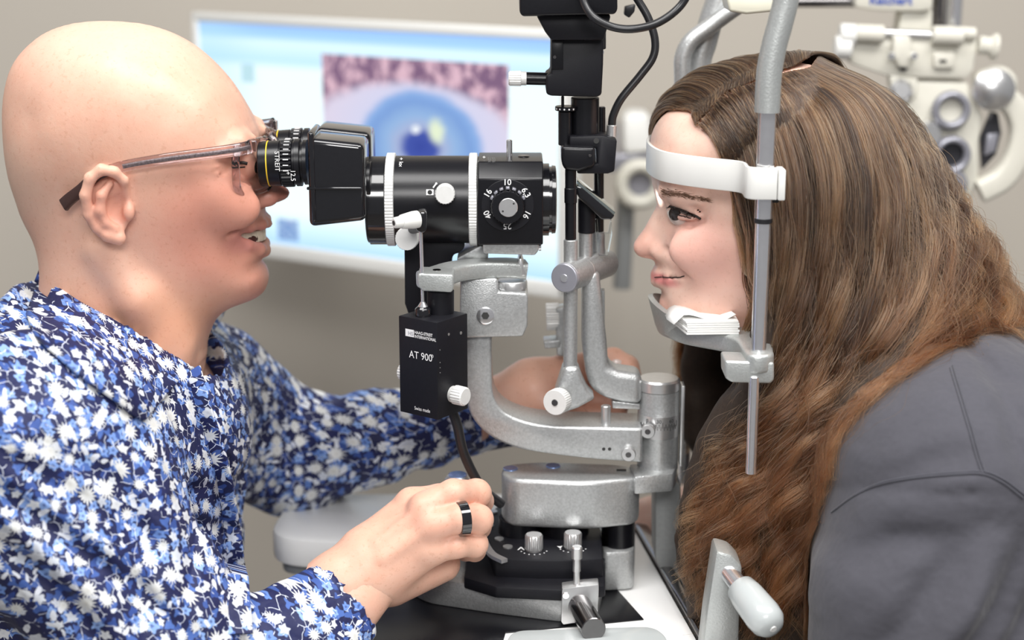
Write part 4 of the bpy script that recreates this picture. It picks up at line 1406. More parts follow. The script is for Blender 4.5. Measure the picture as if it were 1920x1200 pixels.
# second instrument head, far behind between lamp and woman
SY = 0.80
hd2 = thing('test_instrument', P(1190, 390, SY), 'out-of-focus white instrument head with round wheel between slit lamp and woman', 'instrument')
prism('upper_box', [(1168, 222), (1182, 212), (1218, 214), (1224, 285), (1170, 290)], SY, SY + 0.06, 'white_plastic', hd2, 0.008, 3)
prism('neck_bar', [(1140, 290), (1228, 284), (1228, 312), (1140, 325)], SY + 0.01, SY + 0.05, 'phor_grey', hd2, 0.004)
torus('lens_wheel', P(1200, 345, SY), (0, -1, 0), 0.024, 0.009, 'phor', hd2, 32, 10, 0.012)
disc('wheel_plate', P(1200, 345, SY + 0.01), (0, -1, 0), 0.028, 'phor_grey', hd2, 32, 0.004)
cyl('support_post', P(1176, 315, SY + 0.04), P(1166, 540, SY + 0.04), 0.012, 'shade_panel', hd2, 20)
q_ = P(1176, 305, SY + 0.03)
cyl('wall_arm', q_, (q_[0], WALL_Y, q_[2]), 0.012, 'phor_grey', hd2, 20)
# ================================================================== people: materials and tools
from mathutils.bvhtree import BVHTree


def skin(name, base, spots, freckle=0.25, rough=0.42, sss=0.12):
    """spots: (centre, radii, colour, strength) - redder or paler areas that belong to the skin"""
    b = NB(name)
    p = b.obj()
    n1 = b.noise(p, 60, 5, 0.7)
    c = b.mix(n1, (base[0] * 0.95, base[1] * 0.82, base[2] * 0.78), (min(1, base[0] * 1.03), base[1] * 1.12, base[2] * 1.14))
    for cen, rad, col, st in spots:
        q = b.vmath('DIVIDE', b.vmath('SUBTRACT', p, tuple(map(float, cen))), tuple(map(float, rad)))
        f = b.math('MULTIPLY', b.step(b.vmath('LENGTH', q), 1.0, 0.35), st)
        c = b.mix(f, c, col)
    fr = b.step(b.noise(p, 300, 3, 0.6), 0.56, 0.70)
    c = b.mix(b.math('MULTIPLY', fr, freckle), c, tuple(x * y for x, y in zip(base, (0.62, 0.42, 0.32))))
    b.set(col=c, rough=rough, sss=sss, spec=0.38)
    b.b.inputs['Subsurface Radius'].default_value = (0.9, 0.35, 0.2)
    b.b.inputs['Subsurface Scale'].default_value = 0.006
    pores = b.noise(p, 900, 3)
    b.set(normal=b.bump(pores, 0.12, 0.0006, b.bump(b.noise(p, 160, 3), 0.10, 0.0015)))
    return b.m


def bvh_of(v, q):
    return BVHTree.FromPolygons([tuple(map(float, x)) for x in v], [tuple(map(int, x)) for x in q])


def hit(bvh, px, py, lift=0.0):
    d = Vector(ray(px, py)).normalized()
    loc, nrm, _, _ = bvh.ray_cast(Vector(CAM), d, 5.0)
    if loc is None:
        return None
    return loc + nrm * lift


def crease(vol, pts, Y, width, depth, ymax=9.0, ymin=-9.0):
    """groove (depth>0) or ridge (depth<0) along a line given in picture coordinates at depth Y"""
    pl = [P(a, b, Y)[[0, 2]] for a, b in pts]
    pl = catmull([np.array([p[0], p[1], 0]) for p in pl], 5)[:, :2]
    X, Z = np.meshgrid(vol.ax[0].astype(float), vol.ax[2].astype(float), indexing='ij')
    d2 = np.full(X.shape, 1e9)
    tt = np.zeros(X.shape)
    n = len(pl) - 1
    for i in range(n):
        a, e = pl[i], pl[i + 1] - pl[i]
        t = np.clip(((X - a[0]) * e[0] + (Z - a[1]) * e[1]) / max(e @ e, 1e-12), 0, 1)
        q = (X - a[0] - t * e[0]) ** 2 + (Z - a[1] - t * e[1]) ** 2
        m = q < d2
        d2 = np.where(m, q, d2)
        tt = np.where(m, (i + t) / n, tt)
    g = depth * np.exp(-d2 / width ** 2) * np.sin(np.pi * np.clip(tt * 0.9 + 0.05, 0, 1)) ** 0.6
    m = ((vol.ax[1] < ymax) & (vol.ax[1] > ymin)).astype(np.float32)
    vol.d += (g.astype(np.float32)[:, None, :] * m[None, :, None])


def wrinkle(vol, amp, freq, seed, n=5):
    r = np.random.default_rng(seed)
    X, Y, Z = vol.ax[0][:, None, None], vol.ax[1][None, :, None], vol.ax[2][None, None, :]
    acc = np.zeros(vol.d.shape, np.float32)
    for i in range(n):
        k = r.normal(size=3)
        k = k / np.linalg.norm(k) * freq * r.uniform(0.6, 1.6)
        k2 = r.normal(size=3) * freq * 0.35
        ph = (X * k[0] + Y * k[1] + Z * k[2] + r.uniform(0, 6.28)).astype(np.float32)
        wv = np.sin((X * k2[0] + Y * k2[1] + Z * k2[2]).astype(np.float32)) * 1.8
        acc += 1.0 - np.abs(np.sin(ph + wv))
    vol.d += (amp * (acc / n - 0.4)).astype(np.float32)


# floral shirt cloth ------------------------------------------------
def floral(name, rot=0.0):
    b = NB(name)
    p = b.obj()
    s = b.sep(p)
    u = b.math('ADD', s[0], b.math('MULTIPLY', s[1], 0.55))
    v = b.math('ADD', s[2], b.math('MULTIPLY', s[1], 0.30))
    cr, sr = math.cos(rot), math.sin(rot)
    base = b.comb(b.math('ADD', b.math('MULTIPLY', u, cr), b.math('MULTIPLY', v, -sr)), b.math('ADD', b.math('MULTIPLY', u, sr), b.math('MULTIPLY', v, cr)), 0.0)
    wob = b.vmath('SCALE', b.vmath('SUBTRACT', b.noise(base, 130, 2, out='Color'), (0.5, 0.5, 0.5)), scale=0.0045)
    uvw = b.vmath('MULTIPLY', b.vmath('ADD', base, wob), (1, 1, 0))

    def bloom(scale, off, size, petals, depth, keep, soft=0.04):
        vec = b.vmath('ADD', uvw if petals < 9 else b.vmath('MULTIPLY', base, (1, 1, 0)), (off, off * 0.7, 0))
        vo = b.n('ShaderNodeTexVoronoi', voronoi_dimensions='2D')
        b.put(vo.inputs['Vector'], vec)
        vo.inputs['Scale'].default_value = scale
        vo.inputs['Randomness'].default_value = 0.85
        dv = b.sep(b.vmath('SUBTRACT', vec, vo.outputs['Position']))
        rnd = b.sep(vo.outputs['Color'])
        ang = b.math('ADD', b.math('ARCTAN2', dv[1], dv[0]), b.math('MULTIPLY', rnd[1], 6.28))
        wave = b.math('MULTIPLY', b.math('COSINE', b.math('MULTIPLY', ang, float(petals))), depth)
        rad = b.math('MULTIPLY', vo.outputs['Distance'], b.math('ADD', wave, 1.0))
        sz = b.math('MULTIPLY', size, b.math('ADD', 0.62, b.math('MULTIPLY', rnd[2], 0.6)))
        m = b.step(b.math('SUBTRACT', rad, sz), soft, -soft)
        k = b.math('LESS_THAN', rnd[0], keep)
        core = b.step(b.math('SUBTRACT', rad, b.math('MULTIPLY', sz, 0.30)), 0.03, -0.03)
        return b.math('MULTIPLY', m, k), rnd, b.math('MULTIPLY', core, k)

    navy = b.mix(b.noise(base, 60, 2), (0.008, 0.010, 0.045), (0.020, 0.026, 0.11))
    c = navy
    m, r, k = bloom(120, 0.31, 0.40, 3, 0.35, 0.60)
    c = b.mix(m, c, b.mix(r[1], (0.025, 0.055, 0.24), (0.08, 0.16, 0.46)))
    m, r, k = bloom(100, 0.77, 0.38, 5, 0.22, 0.40)
    c = b.mix(m, c, b.mix(r[1], (0.12, 0.23, 0.58), (0.28, 0.43, 0.76)))
    c = b.mix(b.math('MULTIPLY', k, 0.7), c, (0.03, 0.05, 0.20))
    # fine stems
    vo = b.n('ShaderNodeTexVoronoi', voronoi_dimensions='2D', feature='DISTANCE_TO_EDGE')
    b.put(vo.inputs['Vector'], uvw)
    vo.inputs['Scale'].default_value = 120
    st = b.math('MULTIPLY', b.step(vo.outputs['Distance'], 0.045, 0.015), b.step(b.noise(base, 150, 1), 0.47, 0.53))
    c = b.mix(st, c, (0.66, 0.70, 0.80))
    m, r, k = bloom(140, 0.13, 0.34, 2, 0.42, 0.22)
    c = b.mix(m, c, (0.72, 0.75, 0.82))
    m, r, k = bloom(95, 0.55, 0.33, 5, 0.24, 0.26)
    c = b.mix(m, c, b.mix(r[1], (0.58, 0.62, 0.70), (0.74, 0.76, 0.78)))
    c = b.mix(b.math('MULTIPLY', k, 0.35), c, (0.50, 0.52, 0.58))
    m, r, k = bloom(72, 0.91, 0.35, 13, 0.30, 0.36, 0.05)
    c = b.mix(m, c, (0.74, 0.75, 0.74))
    c = b.mix(b.math('MULTIPLY', k, 0.30), c, (0.60, 0.58, 0.50))
    b.set(col=c, rough=0.62, spec=0.35)
    b.set(normal=b.bump(b.noise(p, 1600, 2), 0.15, 0.0004, b.bump(b.noise(p, 34, 3, 0.55), 0.55, 0.008)))
    return b.m


MT['floral'] = floral('navy_floral_cotton')
MT['floral_collar'] = floral('navy_floral_cotton_on_the_bias', 0.75)


def cotton(name, col):
    b = NB(name)
    p = b.obj()
    c = b.mix(b.noise(p, 260, 4, 0.7), tuple(x * 0.80 for x in col), tuple(x * 1.18 for x in col))
    c = b.mix(b.noise(p, 7, 3), c, tuple(x * 0.9 for x in col))
    b.set(col=c, rough=0.85, spec=0.2, sheen=0.15)
    b.set(normal=b.bump(b.noise(p, 1400, 2), 0.2, 0.0005, b.bump(b.noise(p, 26, 3, 0.5), 0.5, 0.008)))
    return b.m


MT['tee'] = cotton('charcoal_tee_cotton', (0.080, 0.079, 0.094))

# ================================================================== the man
man_out = [(215, 41), (262, 45), (310, 58), (355, 81), (395, 113), (430, 152), (455, 190), (470, 220), (481, 244), (484, 262), (480, 280), (484, 298),
           (496, 318), (515, 338), (534, 351), (542, 359), (540, 369), (526, 377), (508, 382), (497, 388), (497, 400), (501, 413), (500, 424), (495, 433), (493, 445), (497, 455), (499, 467),
           (492, 481), (490, 490), (497, 500), (503, 513), (502, 530), (494, 547), (478, 559), (455, 568), (430, 578), (408, 595), (394, 622), (385, 660), (382, 720), (384, 800),
           (70, 800), (58, 700), (66, 600), (74, 545), (76, 512), (73, 482), (65, 452), (53, 427), (41, 402), (31, 371), (20, 336), (13, 300), (9, 262), (7, 215), (11, 168), (25, 122), (50, 89), (85, 62), (130, 46), (172, 41)]
man_in = [(200, 230, 0.078), (205, 150, 0.072), (215, 95, 0.056), (320, 140, 0.058), (310, 220, 0.073), (110, 170, 0.064), (90, 250, 0.066), (55, 220, 0.050), (60, 320, 0.052),
          (390, 190, 0.052), (400, 250, 0.060), (440, 235, 0.042), (300, 300, 0.074), (200, 310, 0.0745), (130, 330, 0.067), (405, 300, 0.0615), (437, 272, 0.0490), (462, 262, 0.034),
          (440, 312, 0.0475), (458, 312, 0.036), (470, 300, 0.022), (430, 345, 0.060), (460, 348, 0.045), (478, 345, 0.026), (350, 350, 0.068), (260, 380, 0.0715), (160, 400, 0.060),
          (440, 385, 0.055), (462, 378, 0.041), (478, 376, 0.028), (496, 372, 0.0185), (512, 366, 0.0165), (528, 362, 0.0105), (505, 345, 0.0105), (495, 325, 0.0095), (487, 360, 0.0200),
          (430, 430, 0.047), (450, 440, 0.037), (475, 430, 0.024), (475, 462, 0.024), (480, 405, 0.024), (465, 405, 0.034), (450, 478, 0.034), (475, 490, 0.0225), (480, 520, 0.0245), (455, 525, 0.033),
          (400, 500, 0.049), (420, 550, 0.036), (340, 470, 0.059), (330, 540, 0.053), (250, 470, 0.0625), (250, 560, 0.0565), (160, 480, 0.056), (110, 470, 0.044), (150, 570, 0.056), (250, 640, 0.059), (150, 660, 0.062), (340, 620, 0.046), (340, 700, 0.050)]
vm = Vol(P(-5, 20, 0) * [1, 0, 0] + [-0.012, -0.097, 0] + [0, 0, float(P(200, 760, 0)[2])], [float(P(545, 300, 0)[0]) + 0.008, 0.097, float(P(200, 25, 0)[2]) + 0.006], 0.0016)
head_field(vm, man_out, man_in)
for sg in (1, -1):
    m3 = lambda a, b, Y: P(a, b, Y) * [1, sg, 1]
    # ear: plate, rim, inner fold, hollow, lobe
    vm.ell(m3(200, 384, -0.0745), (0.0185, 0.0065, 0.027), 0.006)
    vm.ell(m3(222, 398, -0.0805), (0.0105, 0.0065, 0.0150), 0.003, 'c')
    vm.ell(m3(212, 350, -0.0830), (0.0085, 0.0035, 0.0075), 0.003, 'c')
    vm.chain([m3(236, 362, -0.0745), m3(232, 338, -0.081), m3(214, 322, -0.0850), m3(190, 318, -0.0872), m3(169, 334, -0.0880), m3(160, 366, -0.0875), m3(166, 402, -0.0840), m3(182, 426, -0.0805), m3(202, 440, -0.0785), m3(222, 446, -0.0765)],
             [0.003, 0.0036, 0.0040, 0.0042, 0.0043, 0.0042, 0.0040, 0.0042, 0.0052, 0.0058], 0.0025)
    vm.chain([m3(206, 344, -0.0825), m3(190, 366, -0.0850), m3(187, 394, -0.0842), m3(198, 418, -0.0815), m3(216, 428, -0.0790)], [0.003, 0.0038, 0.0038, 0.0034, 0.003], 0.003)
    vm.ell(m3(241, 398, -0.0765), (0.0045, 0.0040, 0.0065), 0.004)
    # cheek, smile fold, nostril wing, brow bone
    vm.ell(m3(440, 388, -0.047), (0.020, 0.012, 0.017), 0.014)
    vm.chain([m3(488, 377, -0.0215), m3(474, 392, -0.032), m3(458, 412, -0.0405), m3(440, 432, -0.0455), m3(428, 448, -0.0480)], [0.0014, 0.0020, 0.0020, 0.0020, 0.0012], 0.005, 'c')
    vm.ell(m3(500, 372, -0.0140), (0.0085, 0.0055, 0.0068), 0.005)
    vm.ell(m3(512, 380, -0.0085), (0.0055, 0.0030, 0.0028), 0.002, 'c')
    vm.chain([m3(420, 285, -0.0560), m3(448, 268, -0.045), m3(470, 262, -0.028)], [0.004, 0.005, 0.005], 0.010)
    # eye socket with lids
    vm.ell(m3(460, 310, -0.040), (0.009, 0.010, 0.0075), 0.008, 'c')
    vm.ell(m3(456, 311, -0.0305), (0.0115, 0.0115, 0.0115), 0.002)
    for yy_, r_ in ((318, 0.0011), (308, 0.0010), (328, 0.0010)):
        vm.chain([m3(432, 312 + (yy_ - 313) * 0.4, -0.0530), m3(418, yy_ - 2, -0.0590), m3(402, yy_ + (yy_ - 313) * 0.6, -0.0630)], [r_, r_, r_ * 0.5], 0.0025, 'c')
    vm.chain([m3(440, 334, -0.054), m3(462, 341, -0.043), m3(476, 338, -0.028)], [0.0010, 0.0016, 0.0012], 0.004, 'c')
    # mouth
    vm.chain([m3(443, 441, -0.0395), m3(472, 440, -0.0250), m3(494, 440, -0.0080), P(503, 440, 0)], [0.0028, 0.0066, 0.0078, 0.0078], 0.0016, 'c')
    vm.chain([m3(441, 437, -0.0390), m3(468, 427, -0.0265), m3(491, 421, -0.0120), P(500, 419, 0)], [0.0016, 0.0032, 0.0036, 0.0036], 0.004)
    vm.chain([m3(441, 443, -0.0385), m3(465, 459, -0.0265), m3(487, 467, -0.0125), P(496, 469, 0)], [0.0016, 0.0034, 0.0042, 0.0044], 0.004)
# neck tendon
vm.chain([P(190, 470, -0.056), P(260, 560, -0.054), P(330, 650, -0.040)], [0.006, 0.009, 0.009], 0.02)
mh_v, mh_q = vm.nets()
mh_v = relax(mh_v, mh_q, 1, 0.4)
man_bvh = bvh_of(mh_v, mh_q)

# near hand (his right) closed over the joystick
JY = -0.02
hp = lambda a, b, Y: P(a, b, Y + JY)
vh = Vol(P(600, 1170, -0.05) - [0, 0.14, 0.01], [float(P(935, 900, 0)[0]), 0.03, float(P(850, 880, -0.11)[2]) + 0.01], 0.0013)
K = {}
vh.chain([hp(560, 1165, -0.110), hp(640, 1105, -0.105), hp(690, 1062, -0.098)], [0.030, 0.0285, 0.0265], 0.012)
vh.cap(hp(690, 1030, -0.085), hp(772, 948, -0.074), 0.0185, 0.0130, 0.014)
vh.cap(hp(695, 1045, -0.096), hp(800, 958, -0.094), 0.0185, 0.0128, 0.012)
vh.cap(hp(702, 1062, -0.104), hp(812, 992, -0.104), 0.0185, 0.0122, 0.012)
vh.cap(hp(715, 1080, -0.102), hp(806, 1034, -0.102), 0.0185, 0.0118, 0.012)
vh.cap(hp(735, 1090, -0.086), hp(830, 1058, -0.072), 0.0195, 0.0140, 0.012)
vh.cap(hp(735, 1010, -0.066), hp(800, 985, -0.055), 0.019, 0.015, 0.012)
F_mid = [hp(797, 952, -0.096), hp(850, 926, -0.094), hp(893, 926, -0.074), hp(902, 940, -0.050), hp(888, 952, -0.034)]
F_rng = [hp(812, 985, -0.106), hp(862, 972, -0.109), hp(897, 974, -0.094), hp(898, 988, -0.070), hp(880, 996, -0.052)]
F_pky = [hp(808, 1030, -0.104), hp(855, 1022, -0.107), hp(890, 1020, -0.094), hp(890, 1032, -0.072), hp(872, 1036, -0.056)]
F_idx = [hp(772, 944, -0.076), hp(824, 934, -0.066), hp(864, 930, -0.046), hp(880, 940, -0.026)]
F_thb = [hp(740, 985, -0.055), hp(790, 976, -0.026), hp(832, 966, -0.010), hp(856, 960, -0.002)]
for ch, rs in ((F_idx, [0.0125, 0.0108, 0.0098, 0.0082]), (F_mid, [0.0128, 0.0112, 0.0108, 0.0096, 0.0084]), (F_rng, [0.0122, 0.0108, 0.0106, 0.0092, 0.0080]), (F_pky, [0.0116, 0.0098, 0.0095, 0.0084, 0.0072]), (F_thb, [0.015, 0.0125, 0.0112, 0.009])):
    vf = Vol(vh.lo, vh.lo + (vh.n - 1) * vh.h, vh.h)
    vf.n = vh.n
    vf.ax = vh.ax
    vf.d = np.full(vh.n, 0.05, np.float32)
    vf.chain(ch, rs, 0.0035)
    # knuckle swell at the middle joint
    j = ch[2]
    vf.ell(j, (rs[2] * 1.05,) * 3, 0.003)
    # join to the palm only near the root, so the fingers stay apart
    X, Y, Z = vh.ax[0][:, None, None], vh.ax[1][None, :, None], vh.ax[2][None, None, :]
    dr = np.sqrt((X - ch[0][0]) ** 2 + (Y - ch[0][1]) ** 2 + (Z - ch[0][2]) ** 2)
    kk = (0.0008 + 0.0085 * np.clip(1 - dr / 0.026, 0, 1)).astype(np.float32)
    hh = np.maximum(kk - np.abs(vh.d - vf.d), 0) / kk
    vh.d = np.minimum(vh.d, vf.d) - hh * hh * kk * 0.25
# knuckles and tendons
for a in ((797, 952, -0.104), (812, 985, -0.114), (806, 1030, -0.111)):
    vh.ell(hp(*a), (0.0085, 0.0055, 0.0075), 0.010)
for a, b in (((712, 1020, -0.112), (792, 955, -0.106)), ((720, 1045, -0.119), (806, 988, -0.114))):
    vh.cap(hp(*a), hp(*b), 0.0030, 0.0032, 0.008)
nh_v, nh_q = vh.nets()
nh_v = relax(nh_v, nh_q, 2, 0.5)

# far hand (his left) on the lamp arm
HY = 0.085
vg = Vol(P(900, 830, HY) - [0, 0.07, 0.02], P(1205, 640, HY) + [0.01, 0.09, 0.02], 0.0018)
g3 = lambda a, b, dy=0.0: P(a, b, HY + dy)
vg.chain([g3(900, 775, 0.02), g3(965, 752, 0.01), g3(1005, 730)], [0.027, 0.025, 0.024], 0.012)
vg.cap(g3(1000, 725), g3(1065, 700), 0.024, 0.016, 0.014)
vg.cap(g3(1005, 745, -0.004), g3(1060, 745, -0.006), 0.024, 0.018, 0.014)
vg.chain([g3(1060, 695), g3(1105, 686, 0.004), g3(1150, 676, 0.006), g3(1176, 688, 0.0), g3(1184, 702, -0.006)], [0.0145, 0.0120, 0.0110, 0.0100, 0.0085], 0.004)
vg.chain([g3(1058, 720, 0.01), g3(1110, 722, 0.016), g3(1150, 735, 0.012), g3(1160, 760, 0.0)], [0.013, 0.0115, 0.0105, 0.009], 0.003)
vg.chain([g3(1050, 745, -0.006), g3(1095, 752, 0.004), g3(1145, 760, 0.002), g3(1158, 778, -0.004)], [0.0135, 0.0112, 0.0105, 0.0085], 0.003)
vg.chain([g3(1045, 765, -0.014), g3(1085, 778, -0.010), g3(1125, 780, -0.010), g3(1140, 790, -0.012)], [0.0125, 0.0102, 0.0095, 0.0080], 0.003)
vg.chain([g3(1025, 760, -0.02), g3(1062, 775, -0.028), g3(1085, 780, -0.030)], [0.014, 0.011, 0.009], 0.004)
fh_v, fh_q = vg.nets()
fh_v = relax(fh_v, fh_q, 2, 0.5)

# arms and trunk under the shirt
N_SH, N_EL, N_WR = P(70, 850, -0.175), P(425, 1400, -0.200), P(700, 1072, -0.118)
F_SH, F_EL, F_WR = P(395, 760, 0.165), P(548, 852, 0.205), P(945, 772, 0.108)
vb = Vol([-0.62, -0.30, ZC - 0.42], [0.02, 0.30, ZC + 0.02], 0.008)
vb.chain([N_SH, N_EL, N_WR], [0.045, 0.036, 0.026], 0.02)
vb.chain([F_SH, F_EL, F_WR], [0.040, 0.032, 0.024], 0.02)
vb.cap(P(215, 800, 0), P(190, 1300, 0), 0.085, 0.10, 0.03, ys=1.4)
vb.cap(N_SH, F_SH, 0.05, 0.05, 0.03)
vb.cap(P(215, 640, 0), P(215, 800, 0), 0.05, 0.06, 0.03)
vb_v, vb_q = vb.nets()

red = (0.62, 0.25, 0.19)
MT['skin_man'] = skin('man_skin', (0.75, 0.45, 0.335), [
    (P(430, 420, -0.05), (0.085, 0.085, 0.085), (0.60, 0.235, 0.17), 0.70), (P(525, 365, 0), (0.028, 0.03, 0.024), (0.58, 0.21, 0.17), 0.75), (P(205, 385, -0.08), (0.028, 0.03, 0.04), (0.68, 0.30, 0.22), 0.65),
    (P(490, 520, 0), (0.035, 0.05, 0.035), red, 0.55), (P(240, 600, -0.03), (0.11, 0.1, 0.055), (0.58, 0.27, 0.16), 0.65), (P(470, 445, -0.02), (0.034, 0.05, 0.016), (0.58, 0.22, 0.19), 0.70),
    (P(60, 330, 0), (0.06, 0.1, 0.05), (0.62, 0.46, 0.36), 0.45), (P(220, 90, 0), (0.10, 0.1, 0.06), (0.77, 0.54, 0.44), 0.4), (P(420, 240, -0.04), (0.05, 0.05, 0.04), (0.66, 0.33, 0.24), 0.35),
    (P(830, 960, -0.11), (0.05, 0.05, 0.035), (0.72, 0.36, 0.27), 0.5), (P(1100, 740, 0.09), (0.08, 0.1, 0.06), (0.60, 0.28, 0.20), 0.6)], 0.24, 0.43)
man = fin('person', np_mesh('person', *join_np([(mh_v, mh_q), (nh_v, nh_q), (fh_v, fh_q), (vb_v, vb_q)])), 'skin_man', None, 179)
tag(man, 'bald man in navy floral shirt leaning into the microscope eyepieces, hand on joystick', 'person')

# pale nail on the far index finger
bm = bmesh.new()
bmesh.ops.create_uvsphere(bm, u_segments=16, v_segments=10, radius=1.0)
bm.transform(Matrix.Translation(V(P(1156, 684, HY - 0.0065))) @ Matrix.Diagonal((0.0062, 0.0022, 0.0050, 1)))
bm_fin('fingernail', bm, simple('nail_gloss', (0.80, 0.66, 0.60), 0.12, mott=(200, 0.05), coat=0.6), man, 179)
# eyes, teeth, brow
for sg in (1, -1):
    c = P(456, 312, -0.0285) * [1, sg, 1]
    bm = bmesh.new()
    bmesh.ops.create_uvsphere(bm, u_segments=20, v_segments=12, radius=0.0117)
    bm.transform(Matrix.Translation(V(c)) @ Matrix.Diagonal((1, 1, 0.55, 1)))
    ey = bm_fin('eye', bm, 'eye_white', man, 179)
    disc('iris', V(c) + Vector((0.0108, -0.0035 * sg, 0)), (0.95, -0.3 * sg, 0), 0.0048, 'iris', ey, 20, 0.0012)
    for pts, r_ in (([(434, 313), (443, 308), (453, 305), (463, 307)], 0.0012), ([(438, 314), (448, 314), (459, 313)], 0.0006)):
        ll = [hit(man_bvh, a, b, 0.0004) for a, b in pts]
        if all(q is not None for q in ll):
            tube('eyelid_line', [np.array(q) * [1, sg, 1] for q in ll], r_, 'lash', man, 5, 6)
for k in range(-6, 7):
    t = k / 6.0
    cx_ = P(491, 440, 0)
    x = float(cx_[0]) + 0.0012 - 0.0185 * abs(t) ** 1.6
    y = 0.0335 * t
    wd = 0.0060 + 0.0024 * abs(t)
    rot = Matrix.Rotation(-1.15 * t, 3, 'Z') if False else Matrix.Rotation(math.atan2(-0.0185 * 1.7 * (abs(t) ** 0.7) * (1 if t > 0 else -1), 0.0265) * -1, 3, 'Z')
    zt_ = float(cx_[2]) + 0.0008 - 0.0035 * 0
    box('tooth', (x, y, zt_ + 0.0012 * abs(t)), (0.004, wd, 0.0102), 'tooth', man, rot=rot, bev=0.0012, seg=3)
mouth_dark = simple('mouth_dark', (0.06, 0.015, 0.012), 0.5, mott=(200, 0.2))
bm = bmesh.new()
bmesh.ops.create_uvsphere(bm, u_segments=20, v_segments=10, radius=1.0)
mc = P(470, 441, 0)
bm.transform(Matrix.Translation(V(mc)) @ Matrix.Diagonal((0.0095, 0.026, 0.008, 1)))
bm_fin('mouth_cavity', bm, mouth_dark, man, 179)

# shirt
vs_ = Vol([float(P(-40, 800, -0.2)[0]) - 0.06, -0.285, ZC - 0.36], [float(P(965, 760, 0.1)[0]) + 0.012, 0.285, ZC + 0.075], 0.0034)
vs_.cap(P(222, 830, 0), P(188, 1320, 0), 0.098, 0.124, 0.04, ys=1.50)
vs_.cap(P(80, 815, -0.155), P(345, 760, 0.150), 0.070, 0.066, 0.06)
vs_.cap(P(190, 650, 0), P(215, 790, 0), 0.066, 0.085, 0.05, ys=1.15)
vs_.cap(P(60, 640, 0), P(120, 900, 0), 0.030, 0.10, 0.06, ys=1.8)
vs_.chain([N_SH, N_EL], [0.076, 0.066], 0.035)
vs_.chain([N_EL, P(548, 1215, -0.165), N_WR], [0.060, 0.043, 0.0335], 0.02)
vs_.chain([F_SH, F_EL], [0.066, 0.056], 0.04)
vs_.chain([F_EL, P(700, 822, 0.165), F_WR], [0.055, 0.041, 0.031], 0.02)
# cut the cuffs square and open, and the neck
wd = (N_WR - P(548, 1215, -0.165))
wd = wd / np.linalg.norm(wd)
vs_.cap(N_WR + wd * 0.016, N_WR + wd * 0.07, 0.060, 0.06, 0.002, 'c')
vs_.chain([N_WR - wd * 0.01, N_WR + wd * 0.05], [0.0285, 0.0285], 0.001, 'c')
wf = F_WR - P(700, 822, 0.165)
wf = wf / np.linalg.norm(wf)
vs_.chain([F_WR - wf * 0.01, F_WR + wf * 0.05], [0.0270, 0.0270], 0.001, 'c')
wrinkle(vs_, 0.0060, 38, 3, 4)
wrinkle(vs_, 0.0030, 85, 8, 4)
for pts, w, dp in (([(20, 800), (150, 900), (300, 1020), (430, 1130)], 0.012, 0.008), ([(0, 890), (120, 970), (220, 1060), (300, 1190)], 0.010, 0.006), ([(60, 760), (180, 840), (330, 960), (400, 1050)], 0.010, 0.005),
                   ([(150, 760), (260, 850), (340, 960)], 0.010, 0.004), ([(230, 1000), (330, 1090), (400, 1180)], 0.009, 0.005), ([(250, 820), (310, 1000), (330, 1150)], 0.010, 0.004),
                   ([(40, 840), (170, 940), (300, 1060), (400, 1160)], 0.013, -0.006)):
    crease(vs_, pts, -0.15, w * 0.8, dp * 1.5, ymax=0.03)
for pts, w, dp in (([(352, 690), (372, 760), (395, 840), (412, 910), (420, 990)], 0.0035, 0.006), ([(340, 700), (352, 790), (372, 880), (390, 990), (400, 1100)], 0.010, -0.003)):
    crease(vs_, pts, -0.08, w, dp, ymax=0.0)
for pts, w, dp in (([(480, 730), (500, 830), (520, 930)], 0.012, 0.006), ([(560, 760), (570, 850), (600, 930)], 0.010, 0.006), ([(640, 760), (650, 830), (680, 890)], 0.010, 0.005), ([(740, 760), (760, 820), (790, 880)], 0.009, 0.004), ([(830, 745), (850, 800), (870, 860)], 0.009, 0.004)):
    crease(vs_, pts, 0.17, w, dp, ymin=0.05)
for pts, w, dp in (([(520, 1150), (560, 1170), (600, 1200)], 0.008, 0.004), ([(580, 1090), (640, 1130), (680, 1180)], 0.008, 0.004)):
    crease(vs_, pts, -0.17, w, dp, ymax=-0.05)
# neck opening: the shirt stays below the tilted neck line
NK = catmull([np.array([P(a, b, Y)[0], Y, P(a, b, Y)[2]]) for a, b, Y in ((75, 520, 0), (105, 555, -0.035), (190, 602, -0.060), (280, 655, -0.050), (352, 692, -0.016))], 4)
X, Y, Z = vs_.ax[0][:, None, None], vs_.ax[1][None, :, None], vs_.ax[2][None, None, :]
pb, pf = P(75, 530, 0), P(365, 705, 0)
slope = (pf[2] - pb[2]) / (pf[0] - pb[0])
hgt = Z - (pb[2] + slope * (X - pb[0]))
rad = np.sqrt((X - (pb[0] + pf[0]) / 2) ** 2 + (Y * 1.15) ** 2)
cut = np.maximum(-(hgt + 0.012), rad - 0.085)
vs_.d = np.maximum(vs_.d, -cut.astype(np.float32))
s_v, s_q = vs_.nets()
s_v = relax(s_v, s_q, 2, 0.5)
shirt_bvh = bvh_of(s_v, s_q)
shirt = fin('shirt', np_mesh('shirt', s_v, s_q), 'floral', man, 179)

# collar: a folded band, higher at the nape, with a pointed near leaf and its twin on the far side
def loft(name, rows, mat, parent, thick, sub=6, offset=1.0):
    R = [catmull(r, sub) for r in rows]
    C = np.stack(R)
    n, m = C.shape[:2]
    fs = [(i * m + j, i * m + j + 1, (i + 1) * m + j + 1, (i + 1) * m + j) for i in range(n - 1) for j in range(m - 1)]
    o = mk(name, C.reshape(-1, 3), fs, mat, parent, 179)
    md = o.modifiers.new('thick', 'SOLIDIFY')
    md.thickness = thick
    md.offset = offset
    return o


